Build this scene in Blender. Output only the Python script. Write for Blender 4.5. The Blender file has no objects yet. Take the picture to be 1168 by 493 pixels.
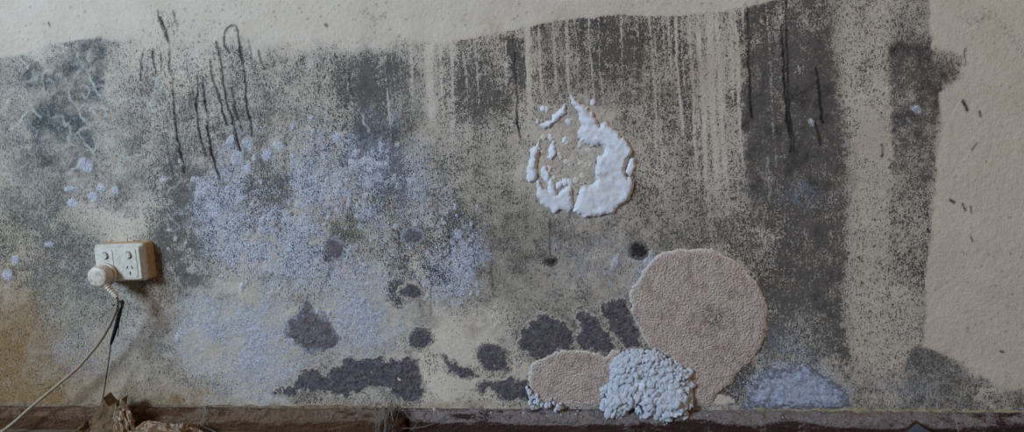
import bpy, bmesh, math, random
import numpy as np
from mathutils import Vector, Matrix, Euler

# ------------------------------------------------------------------ camera, light, exposure
F_PX, YAW, PITCH, ROLL = 843.0, 9.0, 7.0, 3.0914
CAM = Vector((0.0, -1.38, 0.597))
scene = bpy.context.scene
col = scene.collection
CAMROT = (Matrix.Rotation(math.radians(YAW), 3, 'Z') @ Matrix.Rotation(math.radians(90 - PITCH), 3, 'X')
          @ Matrix.Rotation(math.radians(-ROLL), 3, 'Z'))
cd = bpy.data.cameras.new('camera')
cd.sensor_width = 36.0
cd.lens = 36.0 * F_PX / 1168.0
cd.clip_start = 0.02
cam = bpy.data.objects.new('camera', cd)
cam.matrix_world = Matrix.Translation(CAM) @ CAMROT.to_4x4()
col.objects.link(cam)
scene.camera = cam

world = bpy.data.worlds.new('room_ambient')
scene.world = world
world.use_nodes = True
bg = world.node_tree.nodes['Background']
bg.inputs['Color'].default_value = (1.0, 0.83, 0.69, 1)     # warm bounce of the rest of the room
bg.inputs['Strength'].default_value = 0.19

def area_light(name, loc, target, sx, sy, power, color):
    d = bpy.data.lights.new(name, 'AREA')
    d.shape = 'RECTANGLE'; d.size = sx; d.size_y = sy
    d.energy = power; d.color = color
    o = bpy.data.objects.new(name, d)
    o.location = loc
    o.rotation_euler = (Vector(target) - Vector(loc)).to_track_quat('-Z', 'Y').to_euler()
    col.objects.link(o)
    return o
# daylight from a window high on the left behind the photographer
area_light('window_daylight', (-2.6, -2.7, 1.85), (-0.4, 0, 0.4), 0.95, 0.95, 152, (0.59, 0.785, 1.0))

# warm lamp of the next room shining in from the right, almost along the wall
area_light('warm_room_lamp', (2.4, -1.25, 2.4), (0.3, 0, 0.6), 0.6, 0.6, 16, (1.0, 0.60, 0.28))

scene.view_settings.view_transform = 'Standard'
scene.view_settings.look = 'None'
scene.view_settings.gamma = 1.0
scene.view_settings.use_curve_mapping = False
scene.view_settings.exposure = 0.0

# ------------------------------------------------------------------ helpers
rng = np.random.default_rng(7)
random.seed(7)
ROT = np.array(CAMROT)
CAMN = np.array(CAM)

def hit(u, v, h=0.0):
    """point on the plane h metres in front of the wall seen through photograph pixel (u, v)"""
    u = np.asarray(u, float); v = np.asarray(v, float); h = np.asarray(h, float)
    d = np.stack(np.broadcast_arrays((u - 584) / F_PX, -(v - 246.5) / F_PX, -np.ones_like(u)), -1) @ ROT.T
    t = (-h - CAMN[1]) / d[..., 1]
    return CAMN + d * t[..., None]

def hit_floor(u, v, z=0.0):
    d = ROT @ np.array([(u - 584) / F_PX, -(v - 246.5) / F_PX, -1.0])
    return CAMN + d * (z - CAMN[2]) / d[2]

def project(P):
    q = (np.asarray(P) - CAMN) @ ROT
    return 584 + F_PX * q[..., 0] / -q[..., 2], 246.5 - F_PX * q[..., 1] / -q[..., 2]

def V3(a): return Vector([float(x) for x in a])

def sstep(x, a, b):
    t = np.clip((x - a) / (b - a), 0, 1)
    return t * t * (3 - 2 * t)

def mesh_obj(name, verts, faces, mat=None, parent=None, smooth=True):
    me = bpy.data.meshes.new(name)
    me.from_pydata([tuple(v) for v in verts], [], [tuple(f) for f in faces])
    me.update()
    if smooth:
        me.polygons.foreach_set('use_smooth', [True] * len(me.polygons))
    o = bpy.data.objects.new(name, me)
    if mat: me.materials.append(mat)
    if parent: o.parent = parent
    col.objects.link(o)
    return o

def bm_obj(name, bm, mat=None, parent=None, smooth=True):
    me = bpy.data.meshes.new(name)
    bm.normal_update(); bm.to_mesh(me); bm.free()
    if smooth:
        me.polygons.foreach_set('use_smooth', [True] * len(me.polygons))
    if mat: me.materials.append(mat)
    o = bpy.data.objects.new(name, me)
    if parent: o.parent = parent
    col.objects.link(o)
    return o

def tag(o, label=None, cat=None, group=None, kind=None):
    if label: o['label'] = label
    if cat: o['category'] = cat
    if group: o['group'] = group
    if kind: o['kind'] = kind
    return o

def empty(name, loc, label=None, cat=None, group=None, rot=(0, 0, 0)):
    o = bpy.data.objects.new(name, None)
    o.location = loc; o.rotation_euler = rot
    o.empty_display_size = 0.02
    col.objects.link(o)
    return tag(o, label, cat, group)

def tube(bm, pts, rad, seg=8, cap=True):
    pts = [Vector(p) for p in pts]
    if not hasattr(rad, '__len__'): rad = [rad] * len(pts)
    rings = []
    up = Vector((0.13, 0.3, 0.94))
    for i, p in enumerate(pts):
        a = pts[max(i - 1, 0)]; b = pts[min(i + 1, len(pts) - 1)]
        t = (b - a).normalized()
        n = t.cross(up)
        if n.length < 1e-4: n = t.cross(Vector((1, 0, 0)))
        n.normalize(); m = t.cross(n).normalized()
        rings.append([bm.verts.new(p + (n * math.cos(k * 2 * math.pi / seg) + m * math.sin(k * 2 * math.pi / seg)) * rad[i]) for k in range(seg)])
        up = -m
    for i in range(len(rings) - 1):
        for k in range(seg):
            bm.faces.new((rings[i][k], rings[i][(k + 1) % seg], rings[i + 1][(k + 1) % seg], rings[i + 1][k]))
    if cap:
        bm.faces.new(rings[0][::-1]); bm.faces.new(rings[-1])

def spline(P, n=8):
    """Catmull-Rom through the points"""
    P = [np.array(p, float) for p in P]
    P = [2 * P[0] - P[1]] + P + [2 * P[-1] - P[-2]]
    out = []
    for i in range(1, len(P) - 2):
        for k in range(n):
            t = k / n
            out.append(0.5 * (2 * P[i] + (P[i + 1] - P[i - 1]) * t + (2 * P[i - 1] - 5 * P[i] + 4 * P[i + 1] - P[i + 2]) * t * t
                              + (-P[i - 1] + 3 * P[i] - 3 * P[i + 1] + P[i + 2]) * t ** 3))
    out.append(P[-2])
    return out

# ------------------------------------------------------------------ stain raster in photograph pixels (1 px steps)
U0, U1, W0, W1 = -330, 1290, -110, 560
NU, NV = U1 - U0 + 1, W1 - W0 + 1
UU, VV = np.meshgrid(np.arange(U0, U1 + 1, dtype=np.float32), np.arange(W0, W1 + 1, dtype=np.float32))

def basis(n, scale, off):
    x = np.arange(n) / scale + off
    m = int(np.ceil(x[-1])) + 4
    i = np.floor(x).astype(int); t = x - i
    w = np.stack([(1 - t) ** 3, 3 * t ** 3 - 6 * t * t + 4, -3 * t ** 3 + 3 * t * t + 3 * t + 1, t ** 3], 1) / 6
    B = np.zeros((n, m), np.float32)
    for k in range(4): B[np.arange(n), i + k] += w[:, k]
    return B

def noise(sx, sy=None, shape=None):
    """smooth random field, about unit variance"""
    sy = sy or sx
    h, w = shape or (NV, NU)
    By = basis(h, sy, rng.random()); Bx = basis(w, sx, rng.random())
    n = By @ rng.standard_normal((By.shape[1], Bx.shape[1])).astype(np.float32) @ Bx.T
    return n / (n.std() + 1e-6)

def fbm(sx, sy=None, octs=4, gain=0.6, shape=None):
    sy = sy or sx
    out = 0; a = 1
    for k in range(octs):
        out = out + a * noise(max(sx / 2 ** k, 1.2), max(sy / 2 ** k, 1.2), shape); a *= gain
    return out / out.std()

N_A, N_B = fbm(60, octs=5), fbm(45, octs=5)
N_E = fbm(14, octs=4, gain=0.75)                 # edge raggedness
N_V = fbm(7, 60, octs=3)                         # vertical streakiness
WU, WV = UU + 5 * N_A, VV + 5 * N_B

def blob(cx, cy, rx, ry, soft=0.5, n=0.16, rot=0.0):
    c, s = math.cos(math.radians(rot)), math.sin(math.radians(rot))
    x, y = WU - cx, WV - cy
    r = np.sqrt(((x * c + y * s) / rx) ** 2 + ((-x * s + y * c) / ry) ** 2) + n * N_E
    return 1 - sstep(r, 1 - soft, 1 + soft)

def poly_sd(pts, U, V):
    """signed distance, positive inside"""
    pts = np.asarray(pts, float)
    d = np.full(U.shape, 1e9, np.float32); ins = np.zeros(U.shape, bool)
    n = len(pts)
    for i in range(n):
        x0, y0 = pts[i]; x1, y1 = pts[(i + 1) % n]
        dx, dy = x1 - x0, y1 - y0
        t = np.clip(((U - x0) * dx + (V - y0) * dy) / (dx * dx + dy * dy + 1e-9), 0, 1)
        d = np.minimum(d, np.hypot(U - x0 - t * dx, V - y0 - t * dy))
        if y0 != y1:
            ins ^= ((V >= min(y0, y1)) & (V < max(y0, y1)) & (U < x0 + (V - y0) * dx / dy))
    return np.where(ins, d, -d)

def poly(pts, soft=6, ragged=3.0, warp=0.5):
    sd = poly_sd(pts, UU + warp * 5 * N_A, VV + warp * 5 * N_B) + ragged * N_E
    return sstep(sd, -soft, soft)

def stroke(layer, pts, w=1.5, amp=1.0, wob=0.6):
    P = spline(pts, 4)
    us = [p[0] for p in P]; vs = [p[1] for p in P]
    a, b = int(min(us)) - 10 - U0, int(max(us)) + 10 - U0
    c, e = int(min(vs)) - 10 - W0, int(max(vs)) + 10 - W0
    a = max(a, 0); c = max(c, 0)
    sl = (slice(c, e), slice(a, b))
    u = UU[sl] + wob * N_E[sl]; v = VV[sl]
    d = np.full(u.shape, 1e9, np.float32)
    for i in range(len(P) - 1):
        x0, y0 = P[i]; x1, y1 = P[i + 1]
        dx, dy = x1 - x0, y1 - y0
        t = np.clip(((u - x0) * dx + (v - y0) * dy) / (dx * dx + dy * dy + 1e-9), 0, 1)
        d = np.minimum(d, np.hypot(u - x0 - t * dx, v - y0 - t * dy))
    layer[sl] = np.maximum(layer[sl], amp * (1 - sstep(d, w * 0.35, w * 1.25)) * np.clip(0.97 + 0.12 * N_B[sl], 0.7, 1))

def over(L, mask, val): L += (val - L) * mask

Z = lambda: np.zeros((NV, NU), np.float32)
D, K, B, G, T, Wt, Ln, H = Z(), Z(), Z(), Z(), Z(), Z(), Z(), Z()
# D speckled black mould, K smooth grey film, B bluish bloom, G olive tint, T brown dirt with some painted shade, Wt white threads, Ln drip lines, H relief (mm)

# upper edge of the stained zone
edge_u = [-330, 0, 30, 60, 110, 140, 215, 265, 300, 355, 420, 460, 510, 530, 545, 580, 600, 660, 720, 760, 800, 850, 872, 900, 1290]
edge_v = [66, 66, 62, 50, 42, 44, 42, 42, 54, 50, 42, 44, 49, 46, 42, 34, 30, 20, 17, 18, 15, 8, 2, -6, -60]
EV = np.interp(UU, edge_u, edge_v) + 0.8 * N_E
EW = np.interp(UU, [0, 105, 150, 460, 520], [1.6, 1.6, 16, 16, 1.6])
below = sstep(VV - EV + 0.3 * EW * N_E * (EW > 3), -0.75 * EW, EW)
belows = sstep(VV - EV, -2, 26)

D[:] = -0.09
over(K, below * (UU < 1100), 0.36)
over(K, below * sstep(UU, 460, 560) * (1 - sstep(UU, 840, 860)) * (1 - sstep(VV, 180, 260)), 0.18)
over(D, below * (UU < 1100), 0.33)
# left
over(K, poly([(28, 64), (60, 52), (110, 43), (118, 62), (117, 130), (108, 196), (95, 206), (60, 195), (38, 165), (30, 100)], 10, 2), 0.80)
over(D, blob(75, 120, 48, 80), 0.30); KL = K.copy(); over(K, blob(20, 170, 70, 130), 0.55); over(K, blob(60, 300, 95, 75), 0.55); over(K, blob(115, 170, 65, 70), 0.55)
over(K, blob(8, 130, 40, 75), 0.50); over(D, blob(5, 140, 40, 70), 0.30)
K[:] = np.maximum(K, 1.1 * KL); KR = K.copy(); over(K, blob(118, 190, 50, 50), 0.5); over(G, blob(20, 150, 60, 90), 0.35)
over(D, blob(140, 95, 24, 55), 0.22); over(K, blob(140, 80, 24, 45), 0.28)
over(D, blob(150, 175, 22, 60), 0.2)
over(D, blob(125, 250, 70, 26), 0.17); over(K, blob(125, 250, 60, 22), 0.18)
over(D, blob(30, 225, 40, 30), 0.28)
over(D, blob(45, 300, 65, 60), 0.48); over(G, blob(45, 300, 75, 70), 0.75); over(K, blob(8, 290, 28, 55), 0.3)
over(D, blob(35, 365, 70, 40), 0.40); over(D, blob(120, 385, 50, 45), 0.36); over(G, blob(80, 360, 80, 60), 0.45)
over(D, blob(200, 130, 60, 70), 0.36); over(K, blob(195, 60, 45, 30), 0.2)
over(D, blob(210, 270, 32, 88, 0.5), 0.68); over(K, blob(208, 262, 30, 84), 0.60); over(G, blob(212, 280, 34, 80), 0.3)
over(D, blob(185, 350, 20, 40), 0.45); over(T, blob(185, 350, 22, 40), 0.35)
over(D, blob(255, 120, 40, 60), 0.40); over(D, blob(262, 165, 32, 30), 0.58); over(K, blob(258, 165, 30, 28), 0.3)
over(D, blob(290, 170, 36, 40), 0.50); over(G, blob(300, 160, 38, 42), 0.8)
over(G, blob(340, 120, 38, 30), 0.45); over(D, blob(345, 95, 45, 50), 0.42)
K[:] = np.where(UU < 120, np.maximum(K, KR * (VV < 215)), K)
# blue bloomy middle
over(K, blob(360, 240, 150, 100, 0.4), 0.42); over(B, blob(360, 250, 150, 95, 0.4), 0.58); over(D, blob(360, 250, 150, 95, 0.4), 0.36)
over(B, blob(270, 260, 50, 42), 0.85); over(B, blob(350, 275, 50, 40), 0.9); over(B, blob(345, 210, 50, 26), 0.7)
over(B, blob(380, 150, 55, 40), 0.55); over(B, blob(430, 200, 45, 40), 0.75)
over(B, blob(280, 390, 85, 75, 0.5), 0.42); over(D, blob(270, 390, 85, 70, 0.5), 0.10)
over(B, blob(410, 360, 70, 50), 0.5); over(D, blob(420, 360, 70, 50), 0.14)
over(B, blob(100, 400, 45, 35), 0.25)
over(D, blob(300, 205, 30, 26), 0.55); over(D, blob(296, 238, 26, 26), 0.5); over(G, blob(290, 240, 36, 30), 0.6)
over(D, blob(400, 250, 18, 20), 0.55); over(G, blob(400, 250, 22, 22), 1.0)
over(D, blob(420, 140, 50, 60), 0.50); over(K, blob(425, 130, 42, 55), 0.36)
over(D, blob(402, 92, 26, 28), 0.68); over(K, blob(408, 98, 30, 30), 0.62)
over(D, blob(443, 92, 20, 30), 0.72); over(K, blob(443, 95, 22, 30), 0.66)
over(D, blob(432, 155, 30, 22), 0.70); over(K, blob(430, 158, 32, 28), 0.70); over(B, blob(432, 150, 26, 18), 0.25)
over(D, blob(455, 205, 20, 22), 0.66); over(K, blob(450, 208, 24, 24), 0.62)
over(D, blob(505, 285, 48, 65), 0.52); over(K, blob(500, 300, 40, 50), 0.25)
over(B, blob(520, 300, 34, 48), 0.70)
over(D, blob(485, 120, 24, 55), 0.24); over(D, blob(495, 215, 30, 40), 0.42)
over(D, blob(535, 60, 40, 22), 0.40)
over(D, blob(543, 108, 42, 38), 0.68); over(K, blob(543, 108, 42, 36), 0.60)
over(D, blob(592, 70, 10, 32, 0.6), 0.82); over(K, blob(592, 80, 9, 28, 0.6), 0.6)
over(D, blob(570, 190, 45, 45), 0.34); over(G, blob(575, 250, 50, 80), 0.55)
# brown-grey top middle
over(D, below * sstep(UU, 596, 612) * (1 - sstep(UU, 770, 800)) * (1 - sstep(VV, 80, 150)), 0.64)
over(K, blob(700, 90, 100, 62), 0.50); over(T, blob(700, 80, 130, 70), 0.25)
over(D, blob(700, 48, 42, 40), 0.78); over(D, blob(735, 110, 50, 40), 0.58)
over(D, blob(745, 185, 45, 45), 0.46); over(K, blob(750, 165, 45, 50), 0.30)
over(D, blob(790, 110, 26, 60), 0.52); over(D, blob(818, 140, 22, 90, 0.6), 0.30); over(K, blob(818, 140, 20, 80), 0.14)
over(D, blob(760, 250, 70, 40), 0.42); over(G, blob(755, 250, 70, 45), 0.5)
over(D, blob(665, 290, 70, 50), 0.34); over(K, blob(660, 285, 100, 55), 0.50); over(B, blob(680, 300, 55, 36), 0.22)
over(D, blob(815, 240, 50, 50), 0.46)
over(D, blob(655, 180, 50, 62), 0.16); over(K, blob(655, 185, 45, 55), 0.20)      # crater floor
# clean lower middle
over(D, blob(530, 395, 90, 65, 0.5), 0.03); over(B, blob(530, 410, 70, 40), 0.04); over(K, blob(530, 415, 75, 55, .4), 0.0)
over(D, blob(600, 350, 55, 30), 0.2); over(D, blob(640, 335, 70, 26), 0.22)
over(D, blob(540, 330, 30, 40), 0.30)
# dark column on the right
band = poly([(850, 20), (858, 4), (885, -4), (925, 2), (945, 40), (948, 90), (953, 160), (962, 250), (964, 380), (960, 440), (866, 440),
             (868, 330), (862, 280), (855, 200), (850, 120)], 10, 4)
over(D, band, 0.74); over(K, band, 0.62)
over(D, blob(905, 120, 44, 85), 0.84); over(K, blob(905, 130, 44, 100), 0.80)
over(D, blob(900, 20, 50, 26), 0.62); over(K, blob(900, 20, 50, 22), 0.40)
over(K, blob(905, 215, 50, 40), 0.72)
over(D, blob(900, 300, 50, 40), 0.66); over(K, blob(890, 300, 45, 36), 0.42)
over(K, blob(930, 290, 26, 130), 0.62)
over(D, blob(890, 345, 40, 26), 0.70)
over(B, blob(908, 222, 24, 14), 0.45)
over(D, blob(846, 250, 22, 60), 0.5); over(D, blob(846, 50, 8, 40, .6), 0.7)
over(D, blob(838, 115, 10, 16), 0.72)
tan = poly([(962, -10), (1020, -10), (1020, 150), (1014, 300), (1050, 330), (1052, 400), (1010, 430), (966, 400), (964, 250)], 9, 3)
over(D, tan, 0.27); over(K, tan, 0.14)
over(D, blob(985, 60, 36, 70), 0.31)
over(D, blob(984, 155, 20, 28, .3), 0.10)
over(D, blob(1005, 370, 45, 60), 0.30)
col2 = poly([(1018, 55), (1030, 48), (1056, 55), (1060, 75), (1084, 68), (1092, 76), (1080, 92), (1073, 105), (1067, 170), (1063, 210),
             (1060, 262), (1055, 330), (1020, 330), (1014, 220), (1016, 120)], 5, 2.2, 0.2)
over(D, col2, 0.50); over(K, col2 * (1 - sstep(VV, 175, 260)), 0.72)
over(D, col2 * sstep(VV, 180, 240), 0.42); over(K, col2 * sstep(VV, 180, 250), 0.22)
over(D, col2 * sstep(UU, 1045, 1058) * sstep(VV, 150, 220), 0.56)
over(D, poly([(1026, -20), (1060, -20), (1054, 55), (1020, 60)], 8, 3), 0.42)
over(D, blob(1083, 78, 12, 12, .5, .4), 0.52); over(D, blob(1058, 60, 5, 12, .6), 0.6)
clean_r = poly([(1062, -60), (1058, 30), (1064, 55), (1100, 62), (1094, 88), (1080, 100), (1074, 110), (1069, 170), (1065, 210), (1062, 262), (1057, 330),
                (1054, 396), (1064, 400), (1090, 410), (1112, 422), (1140, 437), (1180, 452), (1300, 460), (1300, -60)], 3.0, 1.4, 0.15)
over(D, clean_r, -0.06)
over(K, clean_r, 0.0)
diag = poly([(1046, 396), (1064, 402), (1090, 412), (1112, 424), (1140, 439), (1175, 452), (1175, 470), (960, 470), (980, 440), (1030, 420)], 5, 2.5, 0.3)
over(D, diag, 0.40); over(K, diag, 0.66)
over(K, blob(1040, 446, 85, 24, .4), 0.62); over(D, blob(1040, 446, 85, 24, .4), 0.40); over(K, blob(1095, 440, 60, 16, .4, .16, 18), 0.66); over(D, blob(1095, 440, 60, 16, .4, .16, 18), 0.42); over(B, blob(1035, 445, 50, 18), 0.25)
over(K, blob(1000, 455, 60, 10), 0.45)
# grey-blue mould above the skirting
over(K, blob(900, 410, 46, 40), 0.55); over(B, blob(895, 405, 40, 36), 0.40); over(D, blob(895, 405, 44, 34), 0.50)
over(B, blob(900, 442, 62, 26, .25), 0.8); over(D, blob(900, 444, 60, 24, .25), 0.2)
over(B, blob(720, 305, 16, 20), 0.5)
# brown dirt low on the left and along the skirting, left-hand shade painted in with it
over(T, blob(15, 430, 85, 75, .8), 0.95); over(T, blob(-60, 390, 90, 110, .8), 0.9); over(T, blob(110, 440, 110, 40, .8), 0.6)
over(T, sstep(VV, 425, 462) * (1 - sstep(UU, 240, 420)), 0.9)
over(T, blob(270, 458, 30, 10), 0.5); over(K, blob(220, 440, 60, 14), 0.3); over(K, blob(150, 450, 60, 16), 0.3)
over(D, blob(225, 440, 40, 12), 0.4)
over(T, sstep(VV, 454, 464) * (1 - sstep(UU, 500, 620)) * 0.6, 0.7)
over(T, blob(575, 460, 40, 4), 0.5)
D *= 1 - 0.45 * np.clip(T, 0, 1); K *= 1 - 0.3 * np.clip(T, 0, 1)
# fade to the plain paint outside what the photograph shows
fade = sstep(np.maximum.reduce([-0.5 * UU - 65, UU - 1190, -VV - 20, VV - 510]), 0, 80)
for L in (D, K, B, G, T): over(L, fade * 0.8, -0.09 if L is D else 0.0)

up = np.where(UU < 900, 0.10 + 0.90 * below, 1.0)
K *= up; D = np.where(D > 0, D * up, D) - 0.09 * (1 - up)
over(D, blob(190, 28, 18, 22, .7, .3), 0.26); over(D, blob(245, 32, 26, 10, .7, .3), 0.10); over(D, blob(130, 36, 60, 8, .7, .3), 0.08)
# light vertical runs washed through the mould
lean = UU - 0.055 * VV
runs = np.zeros_like(D)
for x0, y1, w, a in [(487, 150, 5, .8), (500, 130, 2, .6), (512, 150, 1.6, .7), (528, 120, 1.4, .6), (541, 140, 1.2, .5), (575, 100, 1.5, .5), (600, 130, 3.2, .95),
                     (614, 110, 1.6, .8), (630, 105, 1.5, .8), (645, 120, 1.6, .9), (672, 150, 1.1, .75), (683, 120, 1.0, .7), (709, 70, 2.4, .6), (742, 200, 1.3, .8),
                     (747, 250, 1.0, .6), (762, 90, 1.6, .6), (771, 160, 2.2, .9), (786, 210, 1.3, .8), (797, 220, 2.6, .8), (808, 240, 4, .75), (818, 230, 3, .7),
                     (833, 120, 1.6, .8), (838, 190, 1.5, .8), (848, 40, 1.6, .9), (876, 230, 1.5, .5), (890, 50, 1.0, .5), (393, 90, 1.4, .6), (438, 160, 1.2, .7), (446, 120, 1.0, .6), (655, 90, 1.0, .6),
                     (467, 120, 2.2, .5), (728, 60, 1.0, .6), (756, 110, 1.0, .6), (778, 120, 1.1, .7)]:
    dd = np.abs(lean - x0 + 0.055 * 30 + 0.6 * N_V + 0.8 * np.sin(VV / 23.0 + x0))
    runs = np.maximum(runs, np.clip(a + .16 * N_E, 0, 1) * (1 - sstep(dd, w * .4, w * 1.3)) * (1 - sstep(VV, y1 - 30, y1 + 20)) * below)
D *= 1 - 0.85 * runs; K *= 1 - 0.95 * runs
# streaky, blotchy modulation
zone = sstep(UU, 150, 330) * (1 - sstep(UU, 860, 960)) * (1 - sstep(VV, 150, 330))
D *= 1 + np.clip(0.12 * N_V * (0.10 + zone) + 0.06 * N_A + 0.13 * N_E * np.clip(1.25 - 1.4 * np.clip(D, 0, 1), 0.15, 1), -0.6, 0.7)
N_M = fbm(9, octs=3, gain=.8)
K *= np.clip(1 + 0.12 * N_B + 0.14 * N_E + 0.10 * N_V * zone + 0.14 * N_M, 0, 1.8)
D *= np.clip(1 + 0.12 * N_M, .5, 1.5)
B *= np.clip(1 + 0.25 * N_B + 0.30 * N_E, 0, 1.8)
G *= np.clip(1 + 0.30 * N_A + 0.25 * N_E, 0, 1.8)
T *= np.clip(1 + 0.2 * N_A + 0.15 * N_E, 0, 1.6)
soft_top = 1 - 0.55 * below * (1 - belows) * sstep(UU, 280, 330) * (1 - sstep(UU, 480, 540))
D *= soft_top; K *= soft_top

# dots of bloom
for (x, y, rx, ry) in [(258, 170, 4, 5), (274, 173, 5, 6), (296, 177, 4, 4), (265, 186, 4, 5), (276, 191, 4, 5), (306, 163, 5, 5), (225, 208, 4, 4), (232, 223, 8, 9),
                       (243, 243, 7, 8), (100, 191, 6, 6), (83, 215, 6, 4), (115, 213, 5, 4), (131, 215, 4, 4), (107, 222, 5, 5), (84, 232, 5, 5), (55, 283, 5, 4),
                       (15, 295, 4, 4), (8, 310, 6, 6), (688, 298, 4, 7), (735, 300, 6, 9), (1043, 126, 5, 5), (926, 143, 3, 4)]:
    m = blob(x, y, rx, ry, 0.45, 0.08)
    over(B, m, 1.1); D *= 1 - 0.8 * m; K *= 1 - 0.6 * m; H += 0.5 * m
for k in range(46):
    x, y = random.gauss(425, 22), random.gauss(197, 16)
    if k > 26: x, y = random.gauss(350, 60), random.gauss(225, 40)
    r = random.uniform(2.4, 4.6)
    m = np.exp(-(((UU - x) / r) ** 2 + ((VV - y) / r) ** 2) ** 2)
    over(B, m * .8, 1.0); D *= 1 - 0.7 * m; K *= 1 - 0.6 * m; H += 0.4 * m

# drip lines
for pts, w, a in [
    ([(183, 20), (190, 40), (193, 70), (196, 100), (200, 140), (205, 170), (210, 197)], 1.5, .75),
    ([(246, 48), (252, 70), (256, 95), (262, 125), (268, 152), (275, 172)], 1.3, .8),
    ([(262, 60), (256, 50), (257, 36), (265, 29), (271, 35), (274, 55), (279, 85), (281, 110), (284, 132), (287, 155)], 1.3, .9),
    ([(225, 86), (226, 110), (224, 130), (230, 160), (236, 178)], 1.2, .6), ([(232, 88), (234, 115), (237, 150), (242, 175), (250, 204)], 1.3, .65),
    ([(239, 70), (243, 92), (252, 115), (258, 142)], 1.3, .75), ([(174, 58), (178, 86)], 1.1, .6), ([(162, 58), (161, 92)], 1.0, .5), ([(183, 62), (184, 82)], 1.0, .45),
    ([(192, 168), (195, 190), (198, 205)], 1.0, .4), ([(266, 100), (270, 130), (276, 150)], 1.0, .5), ([(210, 60), (216, 90), (222, 112)], .8, .35),
    ([(294, 58), (297, 70), (300, 78)], 1.4, .7), ([(284, 45), (287, 80)], .8, .4), ([(179, 12), (184, 30), (190, 44)], 1.0, .5), ([(197, 12), (202, 30)], 1.0, .4),
    ([(588, 60), (589, 90), (590, 120), (593, 165)], 1.2, .6), ([(395, 60), (400, 100), (406, 140)], .9, .4), ([(627, 250), (627, 294)], .9, .4), ([(605, 170), (607, 210)], .7, .3),
    ([(891, 28), (893, 60), (895, 100), (898, 130), (902, 174)], 1.5, .95), ([(896, 0), (897, 50), (899, 90), (901, 130), (906, 172)], 1.2, .85),
    ([(853, 8), (854, 60), (856, 100), (858, 134)], 1.3, .7), ([(931, 78), (934, 95), (936, 120), (939, 140)], 1.5, .9), ([(930, 140), (933, 150), (937, 165)], 1.2, .7),
    ([(1005, 165), (1006, 178)], 1.4, .8), ([(1102, 55), (1101, 75)], .8, .5), ([(1098, 115), (1101, 120), (1103, 126)], 1.6, .8), ([(1113, 163), (1108, 171)], 1.0, .7),
    ([(1083, 228), (1088, 231)], 1.6, .7), ([(1098, 233), (1101, 240)], 1.3, .6), ([(1107, 236), (1107, 244)], .8, .6), ([(1108, 270), (1110, 275)], 1.3, .5), ([(1058, 262), (1060, 265)], 1.4, .7),
    ([(1117, 127), (1119, 133)], 1.4, .5), ([(1141, 401), (1144, 402)], 1.5, .7), ([(371, 28), (372, 30)], 1.5, .7), ([(52, 85), (52, 103)], 1.0, .55), ([(56, 26), (57, 29)], 1.2, .5),
    ([(540, 225), (541, 300)], .8, .35), ([(512, 240), (514, 320)], .8, .35), ([(560, 280), (562, 340)], .8, .3), ([(478, 310), (480, 350)], .8, .35), ([(490, 300), (492, 360)], .8, .3),
]: stroke(Ln, pts, w * 1.25, min(1, a * 1.7), 0.8)
Ln *= np.clip(1.08 + 0.25 * N_E, 0.55, 1.0)
# raised pale threads
for pts, w, a in [
    ([(28, 63), (45, 57), (58, 51), (68, 52), (77, 55)], 1.4, .8), ([(88, 60), (92, 75), (83, 90), (78, 105), (85, 120), (95, 135), (100, 144)], 1.3, .6),
    ([(92, 75), (104, 90), (112, 100), (114, 110)], 1.3, .65), ([(95, 97), (105, 103), (99, 112), (92, 106)], 1.2, .5), ([(12, 150), (27, 133), (36, 125), (48, 134)], 1.3, .6),
    ([(88, 152), (95, 146), (108, 150), (112, 162)], 1.5, .6), ([(90, 150), (94, 162), (104, 170), (108, 182)], 1.4, .55), ([(115, 155), (122, 172), (125, 186)], 1.5, .6),
    ([(185, 87), (178, 105), (171, 128)], 1.2, .6), ([(187, 95), (179, 112), (172, 124)], 1.0, .6), ([(0, 104), (12, 102), (22, 97)], 1.2, .5), ([(20, 64), (28, 72), (33, 78)], 1.2, .55),
    ([(35, 100), (36, 125)], 1.0, .35), ([(190, 245), (205, 258), (196, 264), (192, 255)], 1.1, .4), ([(412, 130), (416, 142), (421, 150)], 1.6, .7), ([(440, 85), (447, 115), (449, 140)], 1.0, .5),
    ([(385, 330), (380, 350), (377, 372)], 1.0, .35), ([(486, 342), (489, 336)], 1.6, .8), ([(1036, 135), (1043, 144)], 1.4, .45), ([(876, 180), (878, 215), (880, 230)], 1.2, .4),
    ([(470, 158), (472, 190), (476, 230)], .9, .4)]:
    stroke(Wt, pts, w * 0.95, min(1, a * 1.1), 1.6)
Wt *= np.clip(1.05 + 0.35 * N_E, 0.35, 1.25)
r9 = random.Random(77)
for k in range(34):                                         # curly pale mycelium on the left
    x, y = r9.choice([(r9.uniform(78, 128), r9.uniform(66, 190)), (r9.uniform(0, 60), r9.uniform(70, 210)), (r9.uniform(130, 200), r9.uniform(110, 230))])
    a = r9.uniform(0, 6.28); pts = [(x, y)]
    for q in range(r9.randint(3, 5)):
        a += r9.gauss(0, .9); pts.append((pts[-1][0] + 6 * math.cos(a), pts[-1][1] + 7 * math.sin(a)))
    stroke(Wt, pts, r9.uniform(.9, 1.5), r9.uniform(.3, .6), 1.5)
H += 0.9 * Wt
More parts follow.
